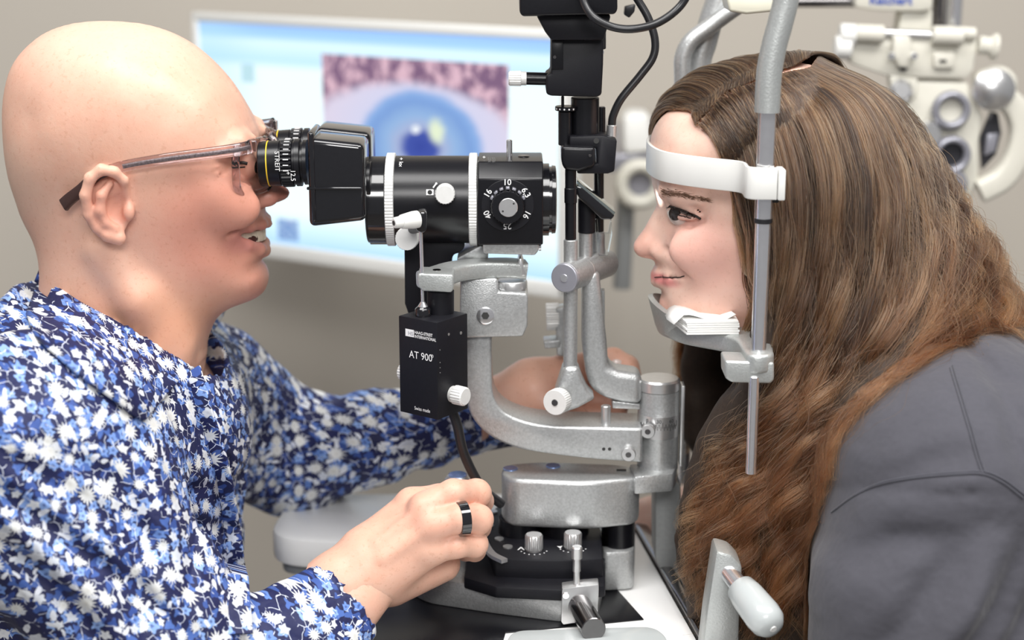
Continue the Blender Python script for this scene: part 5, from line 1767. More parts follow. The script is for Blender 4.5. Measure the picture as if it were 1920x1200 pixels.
st_t = [(78, 507, 0), (100, 530, -0.030), (150, 566, -0.054), (220, 604, -0.063), (290, 648, -0.054), (335, 678, -0.034), (356, 690, -0.012)]
st_b = [(48, 588, 0), (66, 622, -0.048), (112, 668, -0.082), (168, 712, -0.092), (222, 750, -0.092), (252, 775, -0.086), (274, 786, -0.074)]
for sg in (1, -1):
    T = [P(*a) * [1, sg, 1] for a in st_t]

    def over(f, lift):
        r = []
        for a, b in zip(st_t, st_b):
            px_, py_ = a[0] * (1 - f) + b[0] * f, a[1] * (1 - f) + b[1] * f
            h_ = hit(shirt_bvh, px_, py_, 0.0)
            d_ = P(px_, py_, a[2] * (1 - f) + b[2] * f)
            if h_ is not None and h_.y < d_[1] + 0.02 and h_.y < 0.005:
                yy = min(d_[1], h_.y - lift)
                d_ = P(px_, py_, yy)
            r.append(d_ * [1, sg, 1])
        return r
    M1 = [t + np.array([0, -0.004 * sg * min(1, i), 0.0022]) for i, t in enumerate(T)]
    loft('collar_leaf', [T, M1, over(0.3, 0.009), over(0.65, 0.011), over(1.0, 0.009)], 'floral_collar', man, 0.003)
    # inner stand of the collar
    T2 = [t + np.array([0, 0.002 * sg, -0.0005]) for t in T]
    B2 = [t + np.array([0.0, 0.001 * sg, -0.034]) for t in T]
    loft('collar_stand', [T2, B2], 'floral', man, 0.0016)
# buttons and placket edge
pk = [hit(shirt_bvh, a, b, 0.0012) for a, b, _ in catmull([np.array([a, b, 0.0]) for a, b in ((352, 700), (368, 760), (390, 830), (408, 900), (420, 980), (428, 1060), (434, 1140), (438, 1190))], 4)]
pk = [p for p in pk if p is not None]
sweep('placket', pk, rrect(0.0030, 0.026, 0.001, 2), 'floral_collar', man, up=(0.75, -0.6, 0.0), fixed_up=False)
for a, b in ((427, 950),):
    p = hit(shirt_bvh, a, b, 0.001)
    if p is not None:
        lathe('shirt_button', p, (0.75, -0.65, 0.1), [(0, 0.0052), (0.0014, 0.0052), (0.002, 0.0044)], 'print_dark', man, 20)

# eyeglasses
gl = thing('eyeglasses', P(480, 360, -0.03), 'clear-framed eyeglasses with patterned temples worn by the bald man', 'eyeglasses')
for sg in (1, -1):
    g = lambda a, b, Y: P(a, b, Y) * [1, sg, 1]
    # lens rim: rounded rectangle in a plane facing forward, slightly wrapped
    c0 = P(476, 313, -0.036)
    ring = []
    for (yy, zz_) in rrect(0.050, 0.040, 0.012, 5):
        ring.append(np.array([c0[0] - 0.07 * (yy - 0.0) - 0.0, (c0[1] - yy), c0[2] + zz_]))
    ring = [np.array([float(c0[0]) - 0.010 * ((p[1] - c0[1]) / -0.025), p[1], p[2]]) * [1, sg, 1] for p in ring]
    ring.append(ring[0])
    ring.append(ring[1])
    sweep('rim', [tuple(p) for p in ring], rrect(0.0042, 0.0060, 0.0014, 2), 'clear', gl, up=(1, 0, 0), fixed_up=True)
    ln = [np.array(p) for p in ring[:-2]]
    vs2 = [tuple(p) for p in ln] + [tuple(p + np.array([0.0016, 0, 0])) for p in ln]
    n = len(ln)
    fs2 = [tuple(range(n)), tuple(range(2 * n - 1, n - 1, -1))] + [(i, (i + 1) % n, n + (i + 1) % n, n + i) for i in range(n)]
    mk('lens', vs2, fs2, 'lens', gl, 35)
    tp = catmull([g(470, 274, -0.0640), g(455, 279, -0.0690), g(400, 287, -0.0735), g(320, 297, -0.0785), g(240, 310, -0.0815), g(205, 319, -0.0815)], 5)
    sc2 = [1.0 - 0.25 * i / (len(tp) - 1) for i in range(len(tp))]
    tm = sweep('temple', [tuple(p) for p in tp], rrect(0.0036, 0.0105, 0.0014, 2), 'clear', gl, sc2, fixed_up=True)
    core = sweep('temple_core', [tuple(p) for p in tp[1:22]], rrect(0.0010, 0.0034, 0.0004, 2), simple('patterned_wire', (0.30, 0.27, 0.27), 0.35, 0.6, mott=(700, 0.8)), tm, fixed_up=True)
    tip = catmull([g(208, 318, -0.0812), g(180, 330, -0.0790), g(152, 356, -0.0745), g(130, 374, -0.0700), g(120, 384, -0.0670)], 5)
    sweep('temple_tip', [tuple(p) for p in tip], rrect(0.0040, 0.0095, 0.0016, 2), 'brown_tip', gl, [0.8 + 0.35 * i / (len(tip) - 1) for i in range(len(tip))], fixed_up=True)
    box('hinge', g(472, 274, -0.0610), (0.007, 0.004, 0.0085), 'clear', gl, bev=0.001)
bg = catmull([P(487, 293, -0.0115), P(489, 288, -0.006), P(490, 286, 0), P(490, 286, 0) * [1, 1, 1] + [0, 0.006, 0], P(487, 293, -0.0115) * [1, -1, 1]], 4)
sweep('bridge', [tuple(p) for p in bg], rrect(0.0034, 0.0050, 0.001, 2), 'clear', gl, fixed_up=True)

# finger ring
fa = (F_rng[1] + (F_rng[2] - F_rng[1]) * 0.12)
fdir = V(F_rng[2] - F_rng[0])
fr = lathe('finger_ring', V(fa) - fdir.normalized() * 0.0038, fdir, [(0, 0.0124), (0.0005, 0.0132), (0.0076, 0.0132), (0.0081, 0.0124)], 'ring', None, 48)
tag(fr, 'glossy black band ring on the finger of the hand holding the joystick', 'ring')
# ================================================================== the woman
wo_out = [(1300, 190), (1262, 205), (1236, 228), (1222, 255), (1218, 285), (1219, 315), (1223, 342), (1227, 360), (1231, 376), (1231, 388), (1224, 400), (1216, 414), (1206, 432), (1194, 448), (1188, 459), (1190, 472), (1200, 481), (1213, 484), (1224, 487),
          (1229, 496), (1228, 507), (1227, 514), (1231, 520), (1229, 527), (1232, 535), (1240, 543), (1241, 552), (1237, 564), (1238, 580), (1246, 596), (1262, 606), (1290, 612), (1325, 620), (1362, 640), (1395, 680), (1410, 740), (1430, 800),
          (1660, 760), (1650, 680), (1625, 600), (1620, 520), (1645, 440), (1665, 360), (1664, 280), (1635, 205), (1580, 150), (1510, 120), (1440, 120), (1370, 145)]
wo_in = [(1262, 262, 0.044), (1256, 310, 0.045), (1248, 350, 0.036), (1320, 240, 0.058), (1330, 310, 0.066), (1380, 200, 0.060), (1460, 200, 0.067), (1450, 280, 0.0745), (1550, 230, 0.066), (1560, 330, 0.071), (1620, 320, 0.046), (1500, 160, 0.050),
         (1280, 368, 0.0465), (1320, 375, 0.058), (1375, 380, 0.0665), (1252, 384, 0.0265), (1268, 396, 0.0360), (1290, 402, 0.0440), (1315, 408, 0.0510), (1240, 395, 0.0155), (1232, 412, 0.0115), (1222, 432, 0.0110), (1208, 452, 0.0115), (1200, 468, 0.0095), (1226, 456, 0.0150),
         (1242, 468, 0.0195), (1234, 478, 0.0165), (1256, 450, 0.0290), (1262, 474, 0.0320), (1285, 445, 0.0460), (1330, 440, 0.0620), (1310, 480, 0.0560), (1400, 430, 0.0715), (1450, 420, 0.0745), (1400, 500, 0.0660), (1350, 510, 0.0595), (1300, 515, 0.0470),
         (1282, 520, 0.0370), (1260, 520, 0.0260), (1243, 516, 0.0140), (1245, 500, 0.0180), (1258, 540, 0.0260), (1252, 560, 0.0215), (1262, 588, 0.0260), (1290, 575, 0.0380), (1320, 560, 0.0480), (1380, 570, 0.0580), (1330, 602, 0.0400), (1460, 560, 0.062), (1460, 660, 0.055), (1540, 480, 0.062), (1540, 650, 0.055), (1550, 740, 0.056)]
vw = Vol([float(P(1185, 460, 0)[0]) - 0.006, -0.095, float(P(1400, 760, 0)[2])], [float(P(1672, 300, 0)[0]) + 0.004, 0.095, float(P(1450, 112, 0)[2]) + 0.004], 0.0016)
head_field(vw, wo_out, wo_in)
for sg in (1, -1):
    m3 = lambda a, b, Y: P(a, b, Y) * [1, sg, 1]
    vw.ell(m3(1240, 470, -0.0150), (0.0082, 0.0052, 0.0068), 0.005)
    vw.ell(m3(1219, 483, -0.0075), (0.0055, 0.0028, 0.0025), 0.002, 'c')
    vw.chain([m3(1252, 466, -0.0235), m3(1254, 477, -0.0250)], [0.0012, 0.0010], 0.003, 'c')
    vw.chain([m3(1248, 470, -0.0235), m3(1262, 490, -0.0330), m3(1280, 506, -0.0400), m3(1292, 520, -0.0440)], [0.0010, 0.0012, 0.0014, 0.0010], 0.006, 'c')
    vw.ell(m3(1302, 468, -0.0480), (0.020, 0.010, 0.016), 0.014)
    # lips and the line between them
    vw.chain([P(1228, 513, 0), m3(1236, 512, -0.0085), m3(1255, 515, -0.0205), m3(1278, 519, -0.0340)], [0.0022, 0.0022, 0.0018, 0.0008], 0.005)
    vw.chain([P(1230, 527, 0), m3(1238, 527, -0.0085), m3(1256, 526, -0.0205), m3(1278, 522, -0.0340)], [0.0030, 0.0030, 0.0024, 0.0008], 0.005)
    vw.chain([P(1228, 520, 0), m3(1238, 519, -0.0110), m3(1258, 520, -0.0250), m3(1283, 519, -0.0400)], [0.0006, 0.0006, 0.0006, 0.0008], 0.0022, 'c')
    # eye
    vw.ell(m3(1283, 398, -0.0455), (0.0135, 0.0060, 0.0050), 0.007, 'c')
    vw.ell(m3(1278, 396, -0.0300), (0.0118, 0.0118, 0.0112), 0.002)
    vw.chain([m3(1257, 384, -0.0330), m3(1272, 384, -0.0420), m3(1292, 391, -0.0470), m3(1312, 406, -0.0515)], [0.0016, 0.0026, 0.0026, 0.0014], 0.003)
    vw.chain([m3(1262, 398, -0.0370), m3(1278, 408, -0.0440), m3(1296, 411, -0.0480), m3(1312, 408, -0.0515)], [0.0012, 0.0020, 0.0020, 0.0010], 0.004)
    vw.chain([m3(1268, 393, -0.0425), m3(1280, 397, -0.0450), m3(1296, 403, -0.0480), m3(1308, 407, -0.0505)], [0.0010, 0.0017, 0.0015, 0.0006], 0.0012, 'c')
    vw.chain([m3(1245, 362, -0.0330), m3(1275, 362, -0.0465), m3(1310, 372, -0.0560)], [0.004, 0.0045, 0.003], 0.012)
    vw.chain([m3(1268, 418, -0.040), m3(1295, 422, -0.049), m3(1318, 414, -0.053)], [0.0010, 0.0012, 0.0008], 0.005, 'c')
ww_v, ww_q = vw.nets()
ww_v = relax(ww_v, ww_q, 1, 0.4)
wo_bvh = bvh_of(ww_v, ww_q)

# far forearm and trunk under the shirt
vb = Vol([0.08, -0.27, ZC - 0.36], [0.70, 0.26, ZC + 0.06], 0.006)
W_SH, W_EL = P(1800, 935, -0.150), P(1690, 1330, -0.185)
vb.chain([W_SH, W_EL], [0.055, 0.045], 0.02)
vb.cap(P(1560, 760, 0), P(1640, 800, 0), 0.055, 0.07, 0.03)
vb.cap(P(1640, 800, 0.0), P(1980, 1250, 0.0), 0.09, 0.10, 0.03)
vb.cap(P(1640, 850, 0.0), P(1600, 1300, 0.02), 0.075, 0.08, 0.03)
vb.chain([P(1480, 960, 0.17), P(1330, 960, 0.17), P(1222, 985, 0.145), P(1300, 1075, 0.13)], [0.035, 0.030, 0.024, 0.024], 0.015)
bb_v, bb_q = vb.nets()
bb_v = relax(bb_v, bb_q, 2, 0.5)
MT['skin_woman'] = skin('woman_skin', (0.82, 0.56, 0.46), [
    (P(1320, 470, -0.05), (0.05, 0.05, 0.04), (0.78, 0.38, 0.32), 0.55), (P(1205, 462, 0), (0.03, 0.03, 0.028), (0.78, 0.40, 0.32), 0.55), (P(1250, 521, -0.010), (0.0245, 0.036, 0.0075), (0.66, 0.20, 0.20), 0.85),
    (P(1260, 590, 0), (0.05, 0.05, 0.03), (0.74, 0.36, 0.30), 0.4), (P(1380, 550, -0.05), (0.05, 0.05, 0.05), (0.80, 0.46, 0.38), 0.4), (P(1285, 412, -0.045), (0.022, 0.02, 0.012), (0.62, 0.36, 0.30), 0.5)], 0.18, 0.42)
woman = fin('person', np_mesh('person', *join_np([(ww_v, ww_q), (bb_v, bb_q)])), 'skin_woman', None, 179)
tag(woman, 'long-haired woman in a dark grey t-shirt resting her chin on the silver chin rest', 'person')
for sg in (1, -1):
    c = P(1279, 398, -0.0325) * [1, sg, 1]
    bm = bmesh.new()
    bmesh.ops.create_uvsphere(bm, u_segments=24, v_segments=14, radius=0.0116)
    bm.transform(Matrix.Translation(V(c)))
    ey = bm_fin('eye', bm, 'eye_white', woman, 179)
    dd = Vector((-0.62, -0.78 * sg, 0.02)).normalized()
    lathe('iris', V(c) + dd * 0.0102, dd, [(0, 0.0054), (0.0012, 0.0050), (0.0019, 0.003)], 'iris', ey, 24)


def along(bvh, pts, lift, n=6):
    pl = catmull([np.array([a, b, 0.0]) for a, b in pts], n)
    out = [hit(bvh, a, b, lift) for a, b, _ in pl]
    return [p for p in out if p is not None]


for pts, r in (([(1257, 386), (1268, 389), (1282, 394), (1298, 401), (1313, 409)], 0.0010), ([(1268, 402), (1280, 406), (1296, 409)], 0.0004), ([(1229, 520), (1240, 519), (1258, 520.5), (1272, 520.5), (1284, 517)], 0.00045)):  # lash lines; the last dark strip paints the shade between the lips
    sweep('lash_lip_line', along(wo_bvh, pts, 0.0008), circ(r, 6), 'lash', woman, smooth=80)
# brow and lashes as short hairs
vs, fs = [], []


def hair_spike(a, b, r):
    i = len(vs)
    d, e1, e2 = frame(b - a)
    for k in range(3):
        t = 2.094 * k
        vs.append(a + (e1 * math.cos(t) + e2 * math.sin(t)) * r)
    vs.append(b)
    fs.extend([(i, i + 1, i + 3), (i + 1, i + 2, i + 3), (i + 2, i, i + 3)])


for k in range(260):
    t = random.random()
    a = 1238 + t * 92
    b = 360 + t * 8 + t * t * 8 + random.gauss(0, 3.6 * (1 - 0.6 * t))
    p = hit(wo_bvh, a, b, 0.0002)
    q = hit(wo_bvh, a + random.uniform(7, 12), b + random.uniform(-1.5, 4), 0.0012)
    if p is not None and q is not None:
        hair_spike(p, q, 0.00022)
tag(mk('eyebrow', vs, fs, 'brow', woman, 0), kind='stuff')
vs, fs = [], []
for k in range(46):
    t = random.random()
    p = hit(wo_bvh, 1257 + t * 54, 386 + t * 8 + t * t * 15, 0.0006)
    if p is not None:
        hair_spike(p, p + Vector((-0.0045 + 0.003 * t, -0.0040, -0.0012 + random.gauss(0, 0.0007))), 0.00025)
tag(mk('eyelash', vs, fs, 'lash', woman, 0), kind='stuff')

# t-shirt
vt = Vol([float(P(1240, 900, 0.1)[0]) - 0.02, -0.285, ZC - 0.34], [0.56, 0.27, ZC + 0.10], 0.0034)
vt.chain([W_SH, P(1745, 1120, -0.178), W_EL], [0.102, 0.082, 0.074], 0.03)
vt.cap(P(1785, 780, 0.0), P(2060, 1040, 0.0), 0.094, 0.14, 0.05, ys=1.35)
vt.cap(P(1650, 790, 0.02), P(1640, 1300, 0.02), 0.115, 0.13, 0.05, ys=1.2)
vt.cap(P(1500, 860, 0.05), P(1440, 1300, 0.05), 0.075, 0.10, 0.04)
vt.cap(P(1780, 880, -0.1), P(1800, 900, 0.16), 0.085, 0.085, 0.06)
wrinkle(vt, 0.0070, 30, 21, 4)
wrinkle(vt, 0.0018, 80, 25, 4)
for pts, w, dp in (([(1560, 1010), (1650, 960), (1720, 940)], 0.010, 0.005), ([(1700, 1150), (1800, 1060), (1880, 930)], 0.011, 0.006), ([(1760, 1190), (1850, 1100), (1915, 1000)], 0.011, 0.006), ([(1600, 1150), (1680, 1050), (1740, 960)], 0.012, 0.005),
                   ([(1650, 1180), (1740, 1080), (1800, 950)], 0.012, -0.005), ([(1850, 700), (1890, 760), (1925, 790)], 0.006, 0.004), ([(1845, 740), (1880, 800), (1925, 840)], 0.006, 0.004), ([(1850, 790), (1890, 850), (1930, 880)], 0.006, 0.004),
                   ([(1830, 660), (1880, 710), (1920, 730)], 0.006, 0.003), ([(1620, 880), (1700, 830), (1790, 800)], 0.010, 0.003)):
    crease(vt, pts, -0.17, w, dp * 1.7, ymax=0.02)
for pts in ([(1555, 965), (1600, 930), (1650, 908), (1720, 896), (1790, 890), (1842, 889), (1880, 905), (1935, 945)],):
    crease(vt, pts, -0.20, 0.0030, 0.0025, ymax=0.0)
t_v, t_q = vt.nets()
t_v = relax(t_v, t_q, 2, 0.5)
tee_bvh = bvh_of(t_v, t_q)
tee = fin('t_shirt', np_mesh('t_shirt', t_v, t_q), 'tee', woman, 179)
MT['seam'] = cotton('tee_seam_thread', (0.075, 0.075, 0.09))
for pts in ([(1560, 960), (1600, 931), (1650, 908), (1720, 896), (1790, 890), (1842, 889), (1880, 905), (1918, 934)], [(1782, 690), (1800, 750), (1818, 810), (1832, 860), (1842, 889)]):
    for off in ((0, 0), (5, -4)):
        pp = along(tee_bvh, [(a + off[0], b + off[1]) for a, b in pts], 0.0002, 8)
        if len(pp) > 4:
            sweep('seam', pp, circ(0.0009, 6), 'seam', tee, smooth=80)

# ------------------------------------------------------------------ hair
# guide lines (px, py, y) from the parting down; neighbours are blended
def G(*pts):
    return np.array([P(*p) for p in pts])


near = [
    G((1328, 254, -0.052), (1352, 268, -0.064), (1368, 310, -0.074), (1384, 370, -0.082), (1404, 440, -0.084), (1420, 520, -0.082), (1436, 600, -0.074), (1440, 680, -0.070), (1390, 780, -0.078), (1340, 870, -0.084), (1302, 980, -0.088), (1285, 1080, -0.086)),
    G((1360, 212, -0.046), (1398, 262, -0.074), (1420, 340, -0.088), (1434, 430, -0.095), (1446, 520, -0.096), (1458, 620, -0.092), (1446, 720, -0.092), (1402, 810, -0.098), (1362, 900, -0.104), (1342, 1000, -0.104), (1330, 1100, -0.104), (1322, 1190, -0.104)),
    G((1400, 186, -0.042), (1446, 240, -0.076), (1472, 330, -0.094), (1482, 430, -0.102), (1484, 530, -0.106), (1480, 630, -0.110), (1462, 730, -0.114), (1436, 820, -0.116), (1412, 910, -0.116), (1394, 1010, -0.116), (1384, 1110, -0.116), (1390, 1200, -0.116)),
    G((1440, 164, -0.038), (1498, 222, -0.076), (1528, 320, -0.097), (1536, 430, -0.106), (1534, 540, -0.112), (1526, 640, -0.116), (1506, 740, -0.121), (1478, 830, -0.124), (1456, 920, -0.124), (1442, 1020, -0.124), (1440, 1120, -0.124), (1454, 1210, -0.124)),
    G((1476, 142, -0.034), (1548, 206, -0.074), (1582, 310, -0.097), (1592, 430, -0.107), (1590, 540, -0.114), (1580, 640, -0.120), (1556, 740, -0.126), (1522, 830, -0.130), (1498, 920, -0.130), (1488, 1020, -0.130), (1490, 1120, -0.130), (1508, 1210, -0.130)),
    G((1500, 128, -0.030), (1590, 192, -0.066), (1636, 300, -0.090), (1650, 420, -0.104), (1650, 530, -0.114), (1640, 630, -0.124), (1606, 730, -0.134), (1566, 820, -0.138), (1538, 910, -0.138), (1526, 1010, -0.136), (1534, 1110, -0.136), (1552, 1200, -0.134)),
    G((1515, 118, -0.022), (1625, 184, -0.052), (1678, 290, -0.076), (1702, 410, -0.094), (1710, 520, -0.110), (1702, 610, -0.126), (1664, 700, -0.142), (1616, 780, -0.150), (1576, 860, -0.150), (1556, 950, -0.146), (1552, 1040, -0.142), (1560, 1110, -0.140)),
    G((1522, 108, -0.010), (1645, 178, -0.034), (1706, 280, -0.056), (1744, 400, -0.076), (1766, 500, -0.096), (1768, 590, -0.118), (1738, 660, -0.140), (1690, 720, -0.154), (1640, 770, -0.160), (1600, 830, -0.160), (1578, 890, -0.156)),
    G((1526, 103, 0.004), (1660, 178, -0.010), (1724, 276, -0.028), (1770, 390, -0.046), (1806, 480, -0.066), (1816, 560, -0.090), (1798, 630, -0.114), (1752, 680, -0.136), (1706, 712, -0.150), (1672, 735, -0.156)),
    G((1528, 100, 0.016), (1672, 184, 0.012), (1738, 280, 0.004), (1792, 390, -0.006), (1844, 480, -0.022), (1878, 560, -0.040), (1912, 640, -0.054), (1948, 720, -0.060)),
    G((1528, 98, 0.028), (1676, 190, 0.040), (1742, 290, 0.046), (1800, 400, 0.044), (1856, 490, 0.036), (1900, 570, 0.026), (1940, 650, 0.020), (1985, 730, 0.014)),
]
far = [
    G((1322, 252, -0.050), (1304, 226, -0.030), (1262, 204, -0.006), (1238, 212, 0.020), (1226, 240, 0.044), (1232, 290, 0.066), (1250, 350, 0.082), (1272, 430, 0.094), (1280, 540, 0.100), (1276, 640, 0.104), (1268, 720, 0.106), (1270, 800, 0.108)),
    G((1345, 222, -0.044), (1332, 178, -0.022), (1290, 160, 0.008), (1252, 178, 0.036), (1236, 216, 0.060), (1246, 280, 0.080), (1270, 350, 0.094), (1300, 450, 0.104), (1310, 560, 0.110), (1300, 660, 0.112), (1290, 760, 0.112), (1290, 840, 0.112)),
    G((1390, 192, -0.040), (1376, 140, -0.014), (1330, 128, 0.022), (1290, 148, 0.052), (1272, 196, 0.074), (1290, 270, 0.092), (1320, 360, 0.106), (1350, 460, 0.114), (1360, 570, 0.118), (1350, 680, 0.118), (1330, 790, 0.116), (1320, 880, 0.116)),
    G((1440, 162, -0.036), (1424, 116, -0.006), (1384, 112, 0.030), (1350, 134, 0.062), (1340, 190, 0.084), (1360, 280, 0.102), (1390, 380, 0.114), (1410, 480, 0.120), (1420, 600, 0.122), (1410, 720, 0.122), (1390, 820, 0.120)),
    G((1480, 138, -0.030), (1466, 104, 0.0), (1440, 104, 0.036), (1420, 132, 0.068), (1420, 200, 0.090), (1440, 300, 0.108), (1460, 400, 0.118), (1480, 520, 0.122), (1490, 660, 0.122)),
    G((1515, 116, -0.020), (1506, 97, 0.006), (1500, 104, 0.042), (1500, 140, 0.074), (1510, 220, 0.096), (1530, 320, 0.108), (1550, 430, 0.114), (1570, 560, 0.116), (1580, 680, 0.116)),
    G((1528, 106, -0.006), (1545, 100, 0.018), (1572, 116, 0.050), (1590, 170, 0.076), (1600, 260, 0.094), (1620, 370, 0.104), (1650, 480, 0.106), (1680, 600, 0.104)),
]
KP = 44


for gg in near[1:]:
    gg[0] += np.array([0.0030, -0.0015, -0.0030])
for gg in far[1:]:
    gg[0] += np.array([-0.0022, 0.0010, 0.0022])


def resample(g, n=KP):
    c = catmull(g, 10)
    s = np.concatenate([[0], np.cumsum(np.linalg.norm(np.diff(c, axis=0), axis=1))])
    t = np.linspace(0, s[-1], n)
    return np.stack([np.interp(t, s, c[:, i]) for i in range(3)], 1)


def strands(guides, n_clump, per, rng, thick, spread, wave, root_keep, flip=1.0, frizz=0.0011, tips=0.35):
    g = np.stack([resample(x) for x in guides])            # (G,K,3)
    ng = len(g)
    nS = n_clump * per
    uc = np.repeat(np.concatenate([rng.uniform(0, ng - 1.001, n_clump - n_clump // 8), rng.uniform(0, 1.2, n_clump // 8)]), per)
    vc = np.repeat(rng.uniform(0, 1, n_clump) ** 1.3, per)
    fr = np.repeat(rng.normal(5.8, 0.9, n_clump), per)[:, None]
    ph = np.repeat(1.5 * uc[::per] + 2.2 * vc[::per] + rng.normal(0, 1.7, n_clump), per)[:, None]
    am = np.repeat(rng.uniform(0.45, 1.25, n_clump), per)[:, None]
    ln = np.repeat(rng.uniform(0.80, 1.03, n_clump), per) * rng.uniform(0.93, 1.0, nS)
    u0 = uc + rng.normal(0, spread * 1.4, nS)
    t = np.linspace(0, 1, KP)[None, :] * ln[:, None]
    cl = np.clip(t * 3.0, 0, 1) * 0.80
    u = np.clip(u0[:, None] * (1 - cl) + (uc[:, None] + (u0 - uc)[:, None] * 0.30) * cl, 0, ng - 1.001)
    iu = np.floor(u).astype(int)
    fu = (u - iu)[..., None]
    it = np.clip(t * (KP - 1), 0, KP - 1.001)
    i0 = np.floor(it).astype(int)
    ft = (it - i0)[..., None]
    s = lambda a, b: g[a, b]
    p = (s(iu, i0) * (1 - fu) + s(iu + 1, i0) * fu) * (1 - ft) + (s(iu, np.minimum(i0 + 1, KP - 1)) * (1 - fu) + s(iu + 1, np.minimum(i0 + 1, KP - 1)) * fu) * ft
    env = np.clip((t - 0.12) / 0.45, 0, 1) ** 1.1
    d = np.gradient(p, axis=1)
    d /= np.linalg.norm(d, axis=2, keepdims=True) + 1e-9
    side = np.cross(d, np.array([0, 1.0, 0]))
    side /= np.linalg.norm(side, axis=2, keepdims=True) + 1e-9
    a = wave * am * env * (0.75 + 0.35 * t)
    w1 = np.sin(6.283 * fr * t + ph) + 0.22 * np.sin(6.283 * fr * 1.9 * t + ph * 2.1)
    w2 = np.cos(6.283 * fr * t + ph)
    p = p + side * (a * w1)[..., None]
    p[..., 1] += (a * 0.8 * w2) * 1.0
    dep = vc[:, None] * thick * np.clip(t * 3.5, 0.05, 1) + rng.normal(0, 0.0016, nS)[:, None] * np.clip(t * 4, 0, 1)
    p[..., 1] += flip * dep
    # within-lock scatter and frizz
    off = rng.normal(0, 1, (nS, 1, 3)) * 0.0023 * np.clip(t * 2.5, 0.15, 1)[..., None]
    fz = np.cumsum(rng.normal(0, 1, (nS, KP, 3)), axis=1)
    k = np.array([1, 2, 3, 2, 1.0])
    k /= k.sum()
    for c in range(3):
        fz[..., c] = np.apply_along_axis(lambda r: np.convolve(r, k, 'same'), 1, fz[..., c])
    wild = np.where(rng.uniform(0, 1, nS) < 0.10, 4.0, 1.0)[:, None, None]
    p = p + off + fz * (frizz * 0.16) * t[..., None] * wild
    # keep every point outside the head
    q = (p - vw.lo) / vw.h
    for _ in range(2):
        qi = np.round((p - vw.lo) / vw.h).astype(int)
        ok = ((qi >= 1) & (qi < vw.n - 2)).all(-1)
        qq = qi[ok]
        dd = vw.d[qq[:, 0], qq[:, 1], qq[:, 2]]
        gr = np.stack([vw.d[qq[:, 0] + (k == 0), qq[:, 1] + (k == 1), qq[:, 2] + (k == 2)] - vw.d[qq[:, 0] - (k == 0), qq[:, 1] - (k == 1), qq[:, 2] - (k == 2)] for k in range(3)], 1)
        gr /= np.linalg.norm(gr, axis=1, keepdims=True) + 1e-9
        push = np.maximum(0.0022 - dd, 0)[:, None]
        pp_ = p[ok]
        pp_ += gr * push
        p[ok] = pp_
    # and let it lie on the shirt
    for _ in range(4):
        qi = np.round((p - vt.lo) / vt.h).astype(int)
        ok = ((qi >= 1) & (qi < vt.n - 2)).all(-1)
        qq = qi[ok]
        dd = vt.d[qq[:, 0], qq[:, 1], qq[:, 2]]
        push = np.clip(0.003 - dd, 0, 0.012)[:, None] * (dd > -0.06)[:, None]
        gr = np.stack([vt.d[qq[:, 0] + (k == 0), qq[:, 1] + (k == 1), qq[:, 2] + (k == 2)] - vt.d[qq[:, 0] - (k == 0), qq[:, 1] - (k == 1), qq[:, 2] - (k == 2)] for k in range(3)], 1)
        gr /= np.linalg.norm(gr, axis=1, keepdims=True) + 1e-9
        pp_ = p[ok]
        pp_ += gr * push
        p[ok] = pp_
    rnd = np.repeat(rng.uniform(0, 1, n_clump) ** 1.25, per) * 0.72 + rng.uniform(0, 1, nS) * 0.28
    return p, rnd


def hair_mat(name, dark, mid, light, tip):
    b = NB(name)
    nt = b.nt
    nt.nodes.remove(b.b)
    hi = b.n('ShaderNodeHairInfo')
    at = b.n('ShaderNodeAttribute', attribute_type='GEOMETRY', attribute_name='tone')
    c = b.ramp(at.outputs['Fac'], [(0.0, dark), (0.5, mid), (1.0, light)])
    c = b.mix(b.math('MULTIPLY', b.step(hi.outputs['Intercept'], 0.35, 1.0), 0.75), c, b.mix(at.outputs['Fac'], tuple(x * 0.12 for x in tip), tip))
    h = b.n('ShaderNodeBsdfHairPrincipled')
    h.parametrization = 'COLOR'
    b.put(h.inputs['Color'], c)
    h.inputs['Roughness'].default_value = 0.34
    h.inputs['Radial Roughness'].default_value = 0.55
    h.inputs['Random Roughness'].default_value = 0.2
    nt.links.new(h.outputs[0], b.out.inputs[0])
    return b.m


MT['hair'] = hair_mat('brown_wavy_hair', (0.006, 0.003, 0.0018), (0.040, 0.019, 0.009), (0.26, 0.145, 0.072), (0.23, 0.080, 0.024))  # brown tones, spread wider so locks carry painted shadow and highlight
MT['hair_under'] = simple('dark_under_hair', (0.030, 0.017, 0.010), 0.7, bump=(300, 0.6), mott=(300, 0.5))


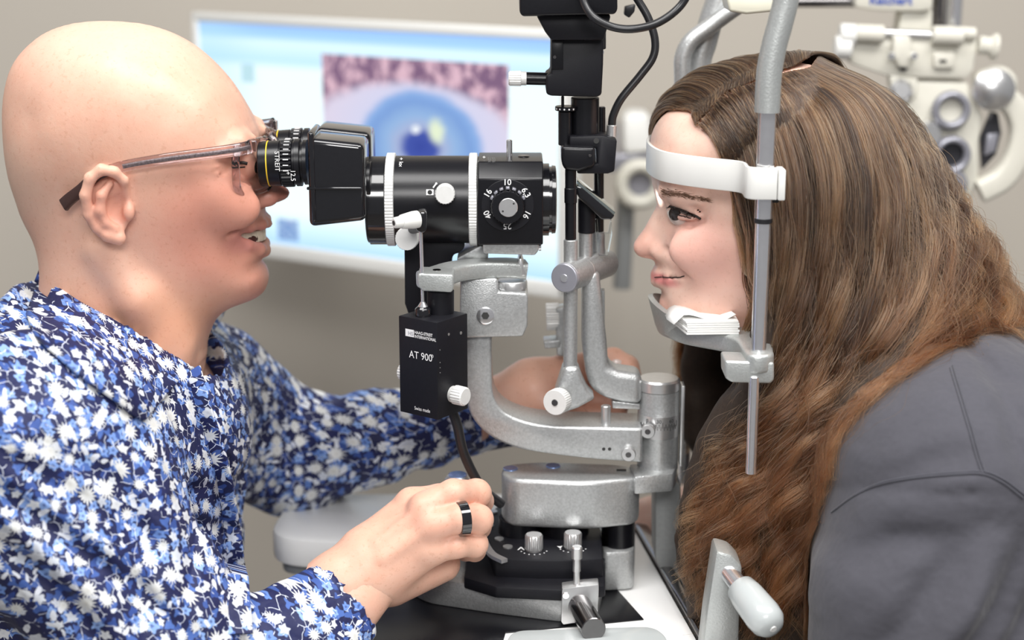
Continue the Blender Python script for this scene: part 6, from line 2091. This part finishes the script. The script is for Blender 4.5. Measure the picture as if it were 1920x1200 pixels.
def hair_object(name, p, tone, r0, parent):
    n, k = p.shape[:2]
    hc = bpy.data.hair_curves.new(name)
    hc.add_curves([k] * n)
    hc.attributes['position'].data.foreach_set('vector', np.ascontiguousarray(p, np.float32).ravel())
    ra = hc.attributes.get('radius') or hc.attributes.new('radius', 'FLOAT', 'POINT')
    taper = r0 * (1.0 - 0.72 * np.linspace(0, 1, k) ** 2)
    ra.data.foreach_set('value', np.ascontiguousarray(np.broadcast_to(taper, (n, k)), np.float32).ravel())
    ta = hc.attributes.new('tone', 'FLOAT', 'CURVE')
    ta.data.foreach_set('value', tone.astype(np.float32))
    hc.materials.append(MT['hair'])
    o = bpy.data.objects.new(name, hc)
    COL.objects.link(o)
    attach(o, parent)
    tag(o, kind='stuff')
    return o


# solid under-layer so that no daylight shows through the locks
vu = Vol([float(P(1215, 300, 0)[0]) - 0.01, -0.17, ZC - 0.30], [0.50, 0.14, float(P(1480, 92, 0)[2]) + 0.02], 0.0045)
for i, gg in enumerate(near):
    g = resample(gg, 16)
    for k in range(15):
        r1 = min(0.0045 + 0.020 * (k / 6.0), 0.0235) * (0.5 if i == 0 else (0.55 if i > 6 else 0.9)) * (1.0 - 0.5 * max(0, k - 10) / 5)
        off = np.array([-0.006 if i > 6 else 0.0, r1 + 0.012, -0.004 if i > 6 and k < 6 else 0])
        if k > 0:
            if not (i <= 1 and k < 9) and not k < 3:
                vu.cap(g[k] + off, g[k + 1] + off, r1, r1, 0.012)
for i, gg in enumerate(far):
    g = resample(gg, 14)
    for k in range(1, 13):
        r1 = 0.006 + 0.008 * min(1, k / 6)
        off = np.array([0.010 if k < 6 else 0.016, -r1 - 0.004 if k > 3 else 0, -r1 if k <= 4 else 0])
        if not (i >= 3 and k < 5):
            vu.cap(g[k] + off, g[k + 1] + off, r1, r1, 0.010)
u_v, u_q = vu.nets()
u_v = relax(u_v, u_q, 2, 0.5)
under = fin('hair_under_layer', np_mesh('hair_under_layer', u_v, u_q), 'hair_under', woman, 179)

pa, ta = strands(near, 270, 95, np.random.default_rng(5), 0.036, 0.095, 0.0088, None, 1.0)
pb_, tb = strands(far, 150, 40, np.random.default_rng(6), 0.010, 0.14, 0.0045, None, -0.3)
pc_, tc = strands(near, 260, 5, np.random.default_rng(9), 0.004, 0.30, 0.0095, None, 1.0, 0.0045)
pc_[..., 1] -= 0.004 * np.linspace(0, 1, KP)[None, :]
hair_object('hair', np.concatenate([pa, pb_]), np.concatenate([ta, tb]), 0.00023, woman)
hair_object('loose_hair', pc_, np.clip(tc + 0.12, 0, 1), 0.00016, woman)
